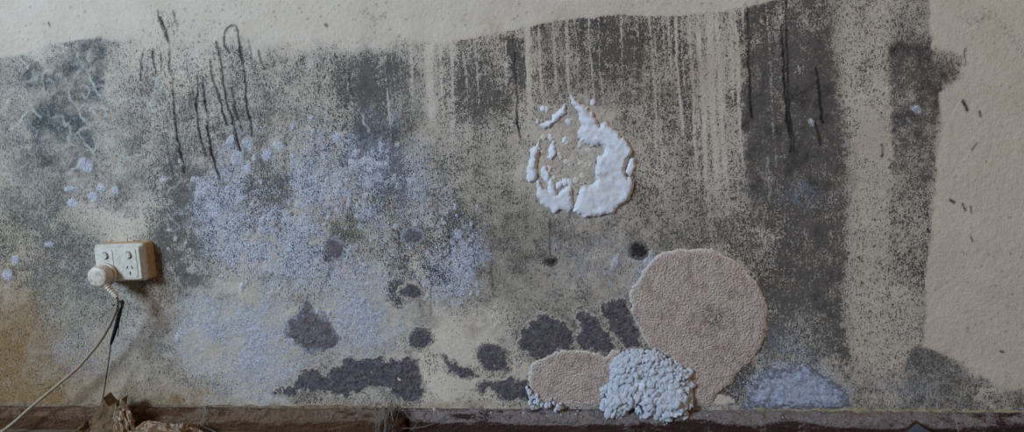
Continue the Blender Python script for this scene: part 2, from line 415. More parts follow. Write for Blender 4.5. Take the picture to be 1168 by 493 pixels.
for k in range(150):                                        # loose pale flakes in the bloom
    if k < 45: x, y = r9.gauss(520, 16), r9.gauss(300, 26)
    else: x, y = r9.gauss(340, 70), r9.gauss(255, 55)
    rx = r9.uniform(1.2, 2.6); ry = rx * r9.uniform(1, 2.2)
    i, j = int(round(y - W0)), int(round(x - U0)); s_ = (slice(i - 8, i + 9), slice(j - 8, j + 9))
    m = np.exp(-(((UU[s_] - x) / rx) ** 2 + ((VV[s_] - y) / ry) ** 2) ** 2)
    B[s_] += (1.15 - B[s_]) * m; D[s_] *= 1 - .8 * m; K[s_] *= 1 - .7 * m; H[s_] += .5 * m
# dark blots round the separate mould colonies
for x, y, rx, ry, d in [(381, 283, 11, 14, .75), (470, 270, 13, 9, .6), (468, 333, 15, 10, .75), (440, 224, 11, 12, .6), (356, 375, 28, 26, .5), (300, 222, 10, 12, .6),
                        (345, 455, 26, 6, .5), (465, 455, 16, 8, .5), (480, 386, 18, 16, .5), (490, 410, 12, 14, .35), (460, 395, 16, 10, .3), (655, 340, 8, 16, .45),
                        (622, 385, 40, 28, .45), (680, 378, 36, 26, .5), (705, 370, 30, 32, .5), (575, 445, 34, 16, .35), (560, 408, 22, 20, .45), (522, 416, 24, 14, .4), (845, 432, 14, 22, .7), (836, 442, 10, 8, .7)]:
    m = blob(x, y, rx, ry, 0.5, 0.2)
    over(D, m, np.maximum(D, d))
over(D, blob(831, 453, 12, 7, .2, .1), 0.0); over(B, blob(831, 453, 12, 7, .2, .1), 0.0); over(K, blob(831, 453, 12, 7, .2, .1), 0.0)
# crack through the fan of pale mould
stroke(Ln, [(943, 440), (945, 452), (950, 460), (957, 467)], 1.2, .6); stroke(Ln, [(945, 432), (955, 440), (966, 456), (970, 462)], 1.0, .4)
# sparse specks on the clean paint
for cx, cy, sx, sy, n in [(230, 28, 30, 9, 50), (330, 12, 50, 9, 26), (430, 18, 9, 16, 40), (560, 20, 60, 12, 30), (30, 30, 40, 20, 16), (1150, 200, 40, 120, 50), (1130, 330, 40, 60, 40), (1000, 20, 40, 20, 20), (780, 6, 60, 6, 20)]:
    for k in range(n):
        x, y = random.gauss(cx, sx), random.gauss(cy, sy); r = random.uniform(.6, 1.3)
        i, j = int(round(y - W0)), int(round(x - U0))
        if 3 < i < NV - 4 and 3 < j < NU - 4:
            s = (slice(i - 3, i + 4), slice(j - 3, j + 4))
            Ln[s] = np.maximum(Ln[s], 0.6 * np.exp(-((UU[s] - x) ** 2 + (VV[s] - y) ** 2) / (r * r)))
for k in range(150):                                        # dotted arc on the upper right
    t = random.random(); x = 1095 + 75 * t + random.gauss(0, 3); y = 18 + 6 * math.sin(t * 9) + 42 * t ** 3 + random.gauss(0, 3.5)
    i, j = int(round(y - W0)), int(round(x - U0)); s = (slice(i - 2, i + 3), slice(j - 2, j + 3))
    Ln[s] = np.maximum(Ln[s], 0.55 * np.exp(-((UU[s] - x) ** 2 + (VV[s] - y) ** 2) / 0.5))

# relief: scaly bloom, crusty mould, crater floor
N_F = fbm(6, octs=3, gain=0.8)
H += 0.50 * np.clip(B + 0.5 * K, 0, 1) * N_F + 0.08 * N_F + 0.4 * blob(655, 180, 46, 56, .4) * np.clip(N_F, -1.2, 1.2)

def sample(L, u, v):
    x = np.clip(u - U0, 0, NU - 1.001); y = np.clip(v - W0, 0, NV - 1.001)
    i = np.floor(y).astype(int); j = np.floor(x).astype(int); fy = y - i; fx = x - j
    return (L[i, j] * (1 - fx) + L[i, j + 1] * fx) * (1 - fy) + (L[i + 1, j] * (1 - fx) + L[i + 1, j + 1] * fx) * fy

# ------------------------------------------------------------------ node helpers
class NT:
    def __init__(self, name, rough=0.85, spec=0.25):
        self.m = bpy.data.materials.new(name); self.m.use_nodes = True
        self.t = self.m.node_tree; self.b = self.t.nodes['Principled BSDF']
        self.b.inputs['Roughness'].default_value = rough
        self.b.inputs['Specular IOR Level'].default_value = spec
        self.co = self.t.nodes.new('ShaderNodeTexCoord').outputs['Object']
    def link(self, a, b): self.t.links.new(a, b)
    def val(self, sock, x):
        if hasattr(x, 'node'): self.link(x, sock)
        else: sock.default_value = x
    def noise(self, scale, detail=4, rough=0.6, dist=0.0, stretch=None, out='Fac'):
        n = self.t.nodes.new('ShaderNodeTexNoise')
        n.inputs['Scale'].default_value = scale; n.inputs['Detail'].default_value = detail
        n.inputs['Roughness'].default_value = rough; n.inputs['Distortion'].default_value = dist
        if stretch:
            mp = self.t.nodes.new('ShaderNodeMapping'); mp.inputs['Scale'].default_value = stretch
            self.link(self.co, mp.inputs['Vector']); self.link(mp.outputs[0], n.inputs['Vector'])
        else: self.link(self.co, n.inputs['Vector'])
        return n.outputs[out]
    def voronoi(self, scale, feature='F1'):
        n = self.t.nodes.new('ShaderNodeTexVoronoi'); n.feature = feature
        n.inputs['Scale'].default_value = scale; self.link(self.co, n.inputs['Vector'])
        return n.outputs['Distance']
    def math(self, op, a, b=0.0, c=None, clamp=False):
        n = self.t.nodes.new('ShaderNodeMath'); n.operation = op; n.use_clamp = clamp
        self.val(n.inputs[0], a); self.val(n.inputs[1], b)
        if c is not None: self.val(n.inputs[2], c)
        return n.outputs[0]
    def ramp(self, x, a, b, lo=0.0, hi=1.0):
        n = self.t.nodes.new('ShaderNodeMapRange'); n.clamp = True
        self.val(n.inputs['Value'], x); n.inputs['From Min'].default_value = a; n.inputs['From Max'].default_value = b
        n.inputs['To Min'].default_value = lo; n.inputs['To Max'].default_value = hi
        return n.outputs['Result']
    def mix(self, f, a, b, mode='MIX'):
        n = self.t.nodes.new('ShaderNodeMix'); n.data_type = 'RGBA'; n.blend_type = mode
        self.val(n.inputs['Factor'], f)
        for s, x in ((n.inputs['A'], a), (n.inputs['B'], b)):
            if hasattr(x, 'node'): self.link(x, s)
            else: s.default_value = (*x, 1)
        return n.outputs['Result']
    def attr(self, name):
        n = self.t.nodes.new('ShaderNodeAttribute'); n.attribute_name = name
        s = self.t.nodes.new('ShaderNodeSeparateColor'); self.link(n.outputs['Color'], s.inputs[0])
        return s.outputs[0], s.outputs[1], s.outputs[2], n.outputs['Alpha']
    def color(self, c):
        if hasattr(c, 'node'): self.link(c, self.b.inputs['Base Color'])
        else: self.b.inputs['Base Color'].default_value = (*c, 1)
    def bump(self, h, strength=0.4, dist=0.001):
        n = self.t.nodes.new('ShaderNodeBump'); n.inputs['Strength'].default_value = strength; n.inputs['Distance'].default_value = dist
        self.link(h, n.inputs['Height']); self.link(n.outputs[0], self.b.inputs['Normal'])

def srgb(r, g, b):
    f = lambda c: (c / 255 / 12.92) if c <= 10 else ((c / 255 + 0.055) / 1.055) ** 2.4
    return (f(r), f(g), f(b))

def wall_material():
    n = NT('mouldy_painted_plaster', 0.88, 0.2)
    d, k, b, ln = n.attr('stain_a'); g, t, w, cool = n.attr('stain_b')
    fine = n.noise(420, 3, 0.75); mid = n.noise(150, 4, 0.7); big = n.noise(14, 4, 0.6)
    vert = n.noise(300, 3, 0.7, stretch=(1.0, 1.0, 0.35))
    worm = n.noise(240, 2, 0.6, dist=1.2)
    base = n.mix(n.ramp(big, 0.35, 0.65), srgb(196, 182, 166), srgb(206, 193, 178))
    base = n.mix(n.ramp(fine, 0.3, 0.7, 0.0, 0.12), base, srgb(160, 146, 130))
    base = n.mix(n.math('MULTIPLY', g, n.ramp(mid, 0.35, 0.65, 0.12, 0.70), clamp=True), base, srgb(122, 116, 82))
    base = n.mix(n.math('MULTIPLY', k, n.ramp(mid, 0.3, 0.7, 0.75, 1.0), clamp=True), base, n.mix(cool, n.mix(n.ramp(big, 0.4, 0.6), srgb(72, 65, 62), srgb(84, 77, 75)), n.mix(n.ramp(big, 0.4, 0.6), srgb(82, 86, 87), srgb(98, 101, 101))))
    base = n.mix(n.math('MULTIPLY', t, n.ramp(mid, 0.25, 0.7, 0.65, 1.0), clamp=True), base, srgb(136, 106, 68))
    base = n.mix(n.math('MULTIPLY', n.ramp(worm, 0.55, 0.70, 0.0, 0.55), n.ramp(k, 0.15, 0.6)), base, srgb(168, 164, 160))
    # bluish bloom, scaly
    scale_ = n.math('ADD', n.math('MULTIPLY', mid, 0.45), n.math('MULTIPLY', worm, 0.55))
    bl = n.math('MULTIPLY_ADD', n.math('SUBTRACT', n.math('MULTIPLY', b, 1.15), n.ramp(scale_, 0.40, 0.60, -0.05, 1.05)), 1.7, 0.40, clamp=True)
    bl = n.math('MULTIPLY', bl, n.ramp(b, 0.02, 0.25))
    base = n.mix(n.math('MULTIPLY', bl, 0.80), base, n.mix(n.ramp(fine, 0.36, 0.64), srgb(138, 141, 156), srgb(216, 219, 233)))
    # speckled mould: threshold of fine noise against density
    sp = n.math('ADD', n.math('ADD', n.math('MULTIPLY', fine, 0.34), n.math('MULTIPLY', vert, 0.22)), n.math('ADD', n.math('MULTIPLY', worm, 0.24), n.math('MULTIPLY', mid, 0.20)))
    sp = n.ramp(sp, 0.40, 0.60, -0.12, 1.12)
    m = n.math('MULTIPLY_ADD', n.math('SUBTRACT', d, sp), 3.4, 0.45, clamp=True)
    base = n.mix(n.math('MULTIPLY', m, n.ramp(k, 0.35, 0.85, 0.88, 0.58)), base, n.mix(n.ramp(mid, 0.35, 0.65), srgb(40, 38, 39), srgb(64, 60, 60)))
    base = n.mix(n.math('MULTIPLY', w, n.ramp(fine, 0.3, 0.6, 0.9, 1.3), clamp=True), base, srgb(186, 186, 180))
    base = n.mix(ln, base, srgb(34, 30, 30))
    n.color(base)
    hgt = n.math('ADD', n.math('MULTIPLY', fine, 0.5), n.math('MULTIPLY', n.noise(90, 3, 0.6), 0.8))
    hgt = n.math('ADD', hgt, n.math('MULTIPLY', n.math('MULTIPLY', worm, 1.4), n.math('ADD', b, n.math('MULTIPLY', m, 0.4))))
    n.bump(hgt, 1.0, 0.003)
    return n.m

# ------------------------------------------------------------------ wall
def grid_axis(a, b, step, lo, hi):
    return np.concatenate([np.linspace(lo, a, 6)[:-1], np.arange(a, b, step), np.linspace(b, hi, 6)])
xs = np.concatenate([np.linspace(-2.6, -2.0, 4)[:-1], np.arange(-2.0, -1.46, 0.006), np.arange(-1.46, 0.80, 0.0021), np.linspace(0.80, 1.9, 30)])
zs = np.concatenate([np.array([0.0, 0.015]), np.arange(0.03, 0.96, 0.0021), np.linspace(0.96, 2.4, 8)])
X, ZZ = np.meshgrid(xs, zs)
P = np.stack([X, np.zeros_like(X), ZZ], -1)
pu, pv = project(P)
hh = sample(H, pu, pv) * 0.001
inside = ((pu > U0) & (pu < U1) & (pv > W0) & (pv < W1))
P[..., 1] = -np.where(inside, hh, 0)
nz, nx = X.shape
idx = np.arange(nz * nx).reshape(nz, nx)
faces = np.stack([idx[:-1, :-1], idx[:-1, 1:], idx[1:, 1:], idx[1:, :-1]], -1).reshape(-1, 4)

def fast_mesh(name, verts, faces):
    me = bpy.data.meshes.new(name)
    me.vertices.add(len(verts)); me.vertices.foreach_set('co', verts.astype(np.float32).ravel())
    me.loops.add(faces.size); me.loops.foreach_set('vertex_index', faces.astype(np.int32).ravel())
    me.polygons.add(len(faces)); me.polygons.foreach_set('loop_start', np.arange(0, faces.size, 4, dtype=np.int32))
    me.update(calc_edges=True); me.validate()
    me.polygons.foreach_set('use_smooth', np.ones(len(faces), bool))
    return me
def set_attr(me, name, chans):
    a = me.attributes.new(name, 'FLOAT_COLOR', 'POINT')
    a.data.foreach_set('color', np.stack(chans, -1).astype(np.float32).ravel())

me = fast_mesh('wall_back', P.reshape(-1, 3), faces)
S = lambda L: np.clip(sample(L, pu, pv).ravel(), -0.2, 1.2)
set_attr(me, 'stain_a', [S(D), S(K), S(B), S(Ln)])
set_attr(me, 'stain_b', [S(G), S(T), S(Wt), np.maximum(np.interp(pu.ravel(), [0, 340, 480, 560], [1, .9, .35, 0]), 0.7 * sstep(pv.ravel(), 300, 420) * sstep(pu.ravel(), 600, 800))])
me.materials.append(wall_material())
wall = bpy.data.objects.new('wall_back', me); col.objects.link(wall)
tag(wall, 'beige painted plaster wall covered in black and bluish mould', 'wall', kind='structure')

# ------------------------------------------------------------------ floor and skirting board
fm = NT('dusty_floor', 0.95, 0.1)
fm.color(fm.mix(fm.ramp(fm.noise(60, 5), 0.35, 0.7), srgb(86, 74, 60), srgb(122, 108, 90)))
fm.bump(fm.noise(300, 4), 0.6, 0.002)
fl = mesh_obj('floor', [(-2.6, -3.2, 0), (1.9, -3.2, 0), (1.9, 0, 0), (-2.6, 0, 0)], [(0, 1, 2, 3)], fm.m, smooth=False)
tag(fl, 'dusty brown floor in front of the skirting board', 'floor', kind='structure')

SK_Z = 0.042
def skirting():
    prof = [(0.0, 0.0425), (0.004, 0.0425), (0.009, 0.0405), (0.014, 0.0372), (0.019, 0.033), (0.0225, 0.0295), (0.0245, 0.0265), (0.0255, 0.023),
            (0.026, 0.019), (0.026, 0.014), (0.026, 0.009), (0.026, 0.004), (0.026, 0.0)]
    pt = np.linspace(0, len(prof) - 1, 37); prof = list(zip(np.interp(pt, range(len(prof)), [p[0] for p in prof]), np.interp(pt, range(len(prof)), [p[1] for p in prof])))
    n = 1750
    x = np.linspace(-2.6, 1.9, n)
    r = np.random.default_rng(3)
    d1 = fbm(5, 4, octs=3, gain=.8, shape=(len(prof), n)); d2 = fbm(70, 14, octs=4, gain=.7, shape=(len(prof), n))
    dust = np.zeros((len(prof), n)); brown = np.zeros((len(prof), n)); hole = np.zeros((len(prof), n))
    v = np.zeros((len(prof), n, 3))
    for i, (dy, z) in enumerate(prof):
        p = np.stack([x, np.full(n, -dy), np.full(n, z)], -1)
        u, _ = project(p)
        top = sstep(z + 0.003 * d2[i], 0.018, 0.034)
        amt = np.interp(u, [0, 120, 230, 330, 420, 500, 780, 960, 1168], [0.12, .2, .45, .6, .55, .75, .95, .8, .5])
        dust[i] = np.clip(top * amt + 0.18 * d2[i] * top + 0.16 * d1[i], 0, 1)
        brown[i] = np.clip(np.interp(u, [0, 250, 420, 500, 1168], [1, .85, .7, .15, .05]) + 0.12 * d2[i], 0, 1)
        hole[i] = np.exp(-((u - 456) / 13) ** 4) * sstep(z, 0.045, 0.032)
        bumpy = 0.0013 * d1[i] * (0.25 + dust[i]) * (0 < i < len(prof) - 1)
        v[i] = np.stack([x, -dy - np.maximum(bumpy, -0.001) + 0.010 * hole[i] * (dy > 0.012), z + bumpy * 0.9], -1)
        if i in (0,): v[i][:, 1] = 0.0
    # closed at the back so that it is a solid moulding
    back = np.stack([x, np.zeros(n), np.zeros(n)], -1)
    allv = np.concatenate([v.reshape(-1, 3), back])
    id_ = np.arange(len(allv)).reshape(len(prof) + 1, n)
    f = np.stack([id_[:-1, 1:], id_[:-1, :-1], id_[1:, :-1], id_[1:, 1:]], -1).reshape(-1, 4)
    me = fast_mesh('baseboard_back', allv, f)
    z0 = np.zeros(n)
    cat = lambda a: np.concatenate([a.ravel(), z0])
    set_attr(me, 'dust', [cat(dust), cat(brown), cat(hole), cat(dust)])
    m = NT('dusty_stained_timber', 0.85, 0.2)
    d, b, h, _ = m.attr('dust')
    fine = m.noise(300, 3, 0.7); mid = m.noise(70, 4, 0.65, stretch=(0.35, 1, 1))
    c = m.mix(b, srgb(58, 38, 38), srgb(88, 60, 36))
    c = m.mix(m.ramp(mid, 0.35, 0.7, 0, 0.5), c, srgb(40, 28, 28))
    df = m.math('MULTIPLY_ADD', m.math('SUBTRACT', d, m.ramp(m.math('ADD', m.math('MULTIPLY', fine, 0.5), m.math('MULTIPLY', mid, 0.5)), 0.35, 0.65)), 2.2, 0.55, clamp=True)
    c = m.mix(m.math('MULTIPLY', df, 0.85), c, m.mix(fine, m.mix(b, srgb(96, 88, 88), srgb(92, 74, 58)), m.mix(b, srgb(168, 160, 160), srgb(128, 106, 84))))
    c = m.mix(h, c, srgb(40, 24, 14))
    m.color(c); m.bump(m.math('ADD', m.math('MULTIPLY', m.noise(160, 3, .7), 1.5), mid), 1.0, 0.005)
    me.materials.append(m.m)
    o = bpy.data.objects.new('baseboard_back', me); col.objects.link(o)
    return tag(o, 'low dark timber skirting board coated with grey dust', 'skirting board', kind='structure')
skirt = skirting()

def sealant(u0, u1, seed, mat):
    n = 160
    us = np.linspace(u0, u1, n)
    xs_ = hit(us, np.full(n, 467.0))[:, 0]
    r = np.interp(np.arange(n), np.arange(0, n, 4), np.random.default_rng(seed).uniform(0.0018, 0.0062, len(range(0, n, 4))))
    r[0] = r[-1] = 0.001
    bm = bmesh.new()
    rings = []
    for i in range(n):
        ring = []
        for k in range(7):
            a = -0.2 + (math.pi / 2 + 0.4) * k / 6
            ring.append(bm.verts.new((xs_[i], -0.0005 - r[i] * 0.75 * math.cos(a), 0.0415 + r[i] * 1.25 * math.sin(a))))
        rings.append(ring)
    for i in range(n - 1):
        for k in range(6):
            bm.faces.new((rings[i][k], rings[i + 1][k], rings[i + 1][k + 1], rings[i][k + 1]))
    return bm_obj('sealant_bead', bm, mat, skirt)
sm = NT('yellowed_sealant', 0.6, 0.3)
sm.color(sm.mix(sm.ramp(sm.noise(120, 4), 0.4, 0.7), srgb(150, 142, 118), srgb(96, 90, 78)))
sealant(858, 1180, 5, sm.m)['label'] = 'yellowed bead of sealant'
sm2 = NT('dirty_sealant', 0.8, 0.2)
sm2.color(sm2.mix(sm2.ramp(sm2.noise(90, 4), 0.4, 0.65), srgb(122, 106, 88), srgb(84, 70, 56)))
sealant(-20, 430, 6, sm2.m)['label'] = 'dirty bead of sealant'

# ------------------------------------------------------------------ growths on the wall
def patch(name, outline, thick, edge, mat, label=None, cat=None, group=None, parent=None, step=1.6, ragged=0.8, rough=0.15,
          nscale=6, base_h=0.0, aniso=None, extra=None, sink=0.0012, rag_scale=7):
    """a solid crust with real thickness whose outline is given in photograph pixels on the wall"""
    o = np.array(outline, float)
    u = np.arange(o[:, 0].min() - 6, o[:, 0].max() + 6, step); v = np.arange(o[:, 1].min() - 6, o[:, 1].max() + 6, step)
    Ug, Vg = np.meshgrid(u, v)
    shp = Ug.shape
    sd = poly_sd(outline, Ug, Vg) + ragged * fbm(rag_scale / step, octs=3, gain=.7, shape=shp)
    nz_ = fbm(nscale / step, (aniso or nscale) / step, octs=3, gain=.7, shape=shp)
    prof = np.clip(sd / edge, 0, 1); prof = np.sqrt(np.clip(1 - (1 - prof) ** 2, 0, 1))
    h = np.where(sd > 0, thick * prof * (1 + rough * nz_), -sink * np.clip(-sd / 2.0, 0, 1)) + base_h * sstep(sd, -2, 1)
    if extra is not None: h = h + extra(Ug, Vg, sd)
    keep = sd > -2.4
    Pw = hit(Ug, Vg)
    Pw[..., 1] = -h
    cell = keep[:-1, :-1] & keep[1:, :-1] & keep[:-1, 1:] & keep[1:, 1:]
    ids = np.arange(Ug.size).reshape(shp)
    f = np.stack([ids[:-1, :-1], ids[1:, :-1], ids[1:, 1:], ids[:-1, 1:]], -1)[cell]
    used = np.unique(f); remap = -np.ones(Ug.size, int); remap[used] = np.arange(len(used))
    verts = Pw.reshape(-1, 3)[used]; f = remap[f]
    org = np.array([verts[:, 0].mean(), 0, verts[:, 2].min()])
    me = fast_mesh(name, verts - org, f)
    sdv = sd.ravel()[used]
    set_attr(me, 'rim', [np.clip(sdv / 12, 0, 1), np.clip(h.ravel()[used] / max(thick, 1e-4), 0, 2) / 2, np.clip(0.5 + 0.2 * nz_.ravel()[used], 0, 1), np.exp(-(((Ug - 816) / 17) ** 2 + ((Vg - 363) / 14) ** 2) ** 2).ravel()[used]])
    me.materials.append(mat)
    ob = bpy.data.objects.new(name, me); col.objects.link(ob)
    if parent is not None:
        ob.parent = parent
        ob.location = V3(org) - parent.location
    else:
        ob.location = V3(org)
    return tag(ob, label, cat, group)

# tan leathery discs
def tan_material(name, dark):
    n = NT(name, 0.8, 0.25)
    rim, hh_, nz_, scar = n.attr('rim')
    big = n.noise(22, 3, 0.5); fine = n.noise(380, 3, 0.7); mid = n.noise(130, 3, 0.6)
    c = n.mix(n.ramp(big, 0.42, 0.62), srgb(186, 171, 160), dark)
    c = n.mix(n.ramp(fine, 0.4, 0.72, 0, 0.35), c, srgb(206, 188, 172))
    c = n.mix(n.ramp(nz_, 0.2, 0.5, 0.35, 0.0), c, srgb(118, 96, 82))
    c = n.mix(n.ramp(rim, 0.04, 0.32, 0.75, 0.0), c, srgb(198, 188, 178))
    c = n.mix(n.ramp(rim, 0.0, 0.16, 0.8, 0.0), c, srgb(214, 206, 198))
    c = n.mix(n.math('MULTIPLY', scar, n.ramp(n.noise(230, 3, .7), .42, .6)), c, srgb(112, 106, 102))
    n.color(c); n.bump(n.math('ADD', n.math('MULTIPLY', n.noise(260, 2, 0.5), 1.6), n.math('MULTIPLY', fine, 0.4)), 1.0, 0.0035)
    return n.m
disc = [(719, 335), (722, 325), (730, 315), (733, 308), (740, 300), (750, 292), (757, 287), (767, 285), (780, 284), (795, 284), (807, 285), (818, 288), (830, 294), (842, 302),
        (852, 312), (862, 322), (870, 335), (874, 347), (876, 360), (874, 375), (871, 388), (868, 398), (860, 408), (852, 415), (845, 420), (838, 428), (834, 436), (828, 442),
        (822, 446), (815, 450), (812, 458), (808, 464), (793, 464), (780, 464), (770, 440), (765, 420), (765, 408), (750, 400), (740, 395), (733, 385), (726, 370), (722, 360), (719, 348)]
def disc_extra(U, V, sd):
    m = np.exp(-(((U - 816) / 15) ** 2 + ((V - 363) / 14) ** 2))
    return m * 0.0011 * fbm(3, octs=2, shape=U.shape) - 0.0012 * m
patch('tan_fungus', disc, 0.0045, 5, tan_material('tan_fungus_skin', srgb(180, 158, 149)), 'large round tan leathery fungus with wrinkled skin on the wall', 'fungus',
      rough=0.07, nscale=3.6, aniso=5, extra=disc_extra, step=1.3, ragged=0.9)
small = [(603, 437), (604, 425), (607, 415), (613, 409), (625, 404), (640, 401), (655, 399), (670, 400), (682, 404), (690, 407), (698, 400), (706, 400), (712, 420), (704, 463),
         (680, 463), (640, 463), (622, 461), (608, 453)]
patch('tan_fungus', small, 0.0042, 5, tan_material('pink_fungus_skin', srgb(176, 154, 146)), 'small pinkish tan fungus low on the wall left of the white fluff', 'fungus',
      rough=0.07, nscale=3.6, step=1.3, ragged=0.9)

# white crusts round the crater
cm = NT('white_foamy_crust', 0.75, 0.3)
rim, hh_, nz_, _ = cm.attr('rim')
c = cm.mix(cm.ramp(cm.noise(60, 4, 0.6), 0.35, 0.65), srgb(212, 216, 226), srgb(200, 198, 200))
c = cm.mix(cm.ramp(nz_, 0.15, 0.4, 0.35, 0.0), c, srgb(184, 172, 160))
cm.color(c); cm.bump(cm.noise(260, 4, 0.65), 0.5, 0.002)
cp = hit(660, 247)
crust = empty('crust_fungus', V3(cp), 'broken ring of white foamy fungus crust high on the wall', 'fungus')
crust.location.y = 0
def oval(cx, cy, rx, ry, rot=0, n=14, jag=0.12):
    r = random.Random(int(cx * 31 + cy)); c, s = math.cos(math.radians(rot)), math.sin(math.radians(rot)); out = []
    for k in range(n):
        a = 2 * math.pi * k / n; q = 1 + r.uniform(-jag, jag)
        x, y = rx * q * math.cos(a), ry * q * math.sin(a); out.append((cx + x * c - y * s, cy + x * s + y * c))
    return out
crusts = [
    ([(650, 107), (655, 112), (661, 117), (668, 121), (675, 130), (682, 138), (684, 143), (690, 140), (697, 145), (706, 152), (715, 160), (720, 168), (721, 176), (716, 184), (713, 193),
      (716, 201), (722, 207), (723, 216), (718, 226), (708, 236), (697, 243), (684, 247), (672, 248), (660, 245), (655, 240), (657, 232), (661, 220), (664, 215), (672, 213), (680, 211),
      (682, 205), (680, 198), (680, 190), (682, 182), (689, 175), (690, 169), (684, 165), (676, 168), (668, 165), (660, 158), (659, 152), (664, 143), (662, 135), (658, 125), (651, 118)], .0095, 6),
    ([(716, 184), (720, 180), (724, 181), (725.5, 190), (724, 198), (719, 201), (714, 196)], .006, 4),
    ([(614, 207), (619, 213), (624, 217), (625, 206), (628, 203), (632, 208), (634, 214), (636, 222), (640, 218), (645, 214), (650, 213), (652, 222), (654, 232), (652, 240), (648, 242), (640, 240),
      (632, 243), (624, 238), (616, 233), (612, 222)], .0075, 5),
    ([(615, 157), (617, 162), (615, 175), (612, 185), (613, 192), (614, 200), (611, 206), (604, 208), (600, 204), (602, 195), (603, 185), (607, 170)], .0075, 4),
    ([(612, 134), (616, 141), (622, 140), (629, 137), (633, 128), (640, 125), (644, 120), (644, 129), (638, 136), (632, 141), (628, 145), (620, 145), (613, 142)], .006, 3.5),
    (oval(630, 173, 4, 9, 10), .0045, 3), (oval(622.5, 200, 4, 9, -5), .0045, 3), (oval(649, 139, 4, 4), .004, 2.5), (oval(619, 124, 3, 3.6), .003, 2), (oval(623, 125, 2.4, 4.5), .003, 2),
    (oval(676, 116, 2.8, 4), .0035, 2), (oval(628, 156, 2.4, 4), .003, 2), (oval(645, 208, 4.4, 3.4), .0035, 2), (oval(638, 211, 3, 5, 30), .0035, 2), (oval(644, 160, 2.4, 3), .0025, 2), (oval(650, 208, 3, 4), .003, 2)]
r7 = random.Random(21)
for k in range(20):
    crusts.append((oval(r7.uniform(618, 676), r7.uniform(150, 212), r7.uniform(1.6, 3.2), r7.uniform(2.0, 4.6), r7.uniform(-40, 40), 9, .3), .0022, 1.6))
fk = NT('plaster_flake', 0.9, 0.2); fk.color(fk.mix(fk.noise(120), srgb(186, 174, 160), srgb(204, 198, 190)))
for pts, th, ed in crusts:
    patch('crust' if th > .0023 else 'flake', pts, th, ed, cm.m if th > .0023 else fk.m, parent=crust, rough=0.09, nscale=11, step=0.9, ragged=0.8, rag_scale=4)

# dark velvety colonies
def mould_material(name, a, b, vein, pale=srgb(172, 160, 148)):
    n = NT(name, 0.95, 0.1)
    rim, hh_, nz_, _ = n.attr('rim')
    fine = n.noise(320, 4, 0.7); mid = n.noise(70, 4, 0.7, dist=1.0)
    c = n.mix(n.ramp(mid, 0.35, 0.65), a, b)
    c = n.mix(n.ramp(fine, 0.48, 0.68, 0, vein), c, srgb(140, 132, 134))
    c = n.mix(n.ramp(n.noise(210, 3, .7, 1.5), 0.36, 0.48, .6, 0), c, srgb(36, 33, 36))
    ring = n.ramp(n.math('ABSOLUTE', n.math('SUBTRACT', n.noise(38, 2, 0.5, 0.6), 0.5)), 0.0, 0.014, 0.55, 0.0)
    c = n.mix(n.math('MULTIPLY', ring, vein), c, srgb(150, 140, 132))
    e = n.math('MULTIPLY_ADD', n.math('SUBTRACT', n.math('MULTIPLY', rim, 2.6), n.ramp(n.noise(260, 3, 0.7), 0.36, 0.64)), 2.2, 0.35, clamp=True)
    c = n.mix(e, pale, c)
    n.color(c); n.bump(n.math('ADD', fine, mid), 0.8, 0.003)
    return n.m
MB = mould_material('black_velvet_mould', srgb(68, 63, 68), srgb(102, 95, 100), 0.55)
MC = mould_material('brown_grey_crumpled_mould', srgb(84, 76, 80), srgb(118, 110, 114), 0.7, srgb(142, 142, 150))
MD = mould_material('inky_mould', srgb(42, 38, 40), srgb(58, 52, 54), 0.2, srgb(116, 108, 102))
GM = 'dark mould colonies'
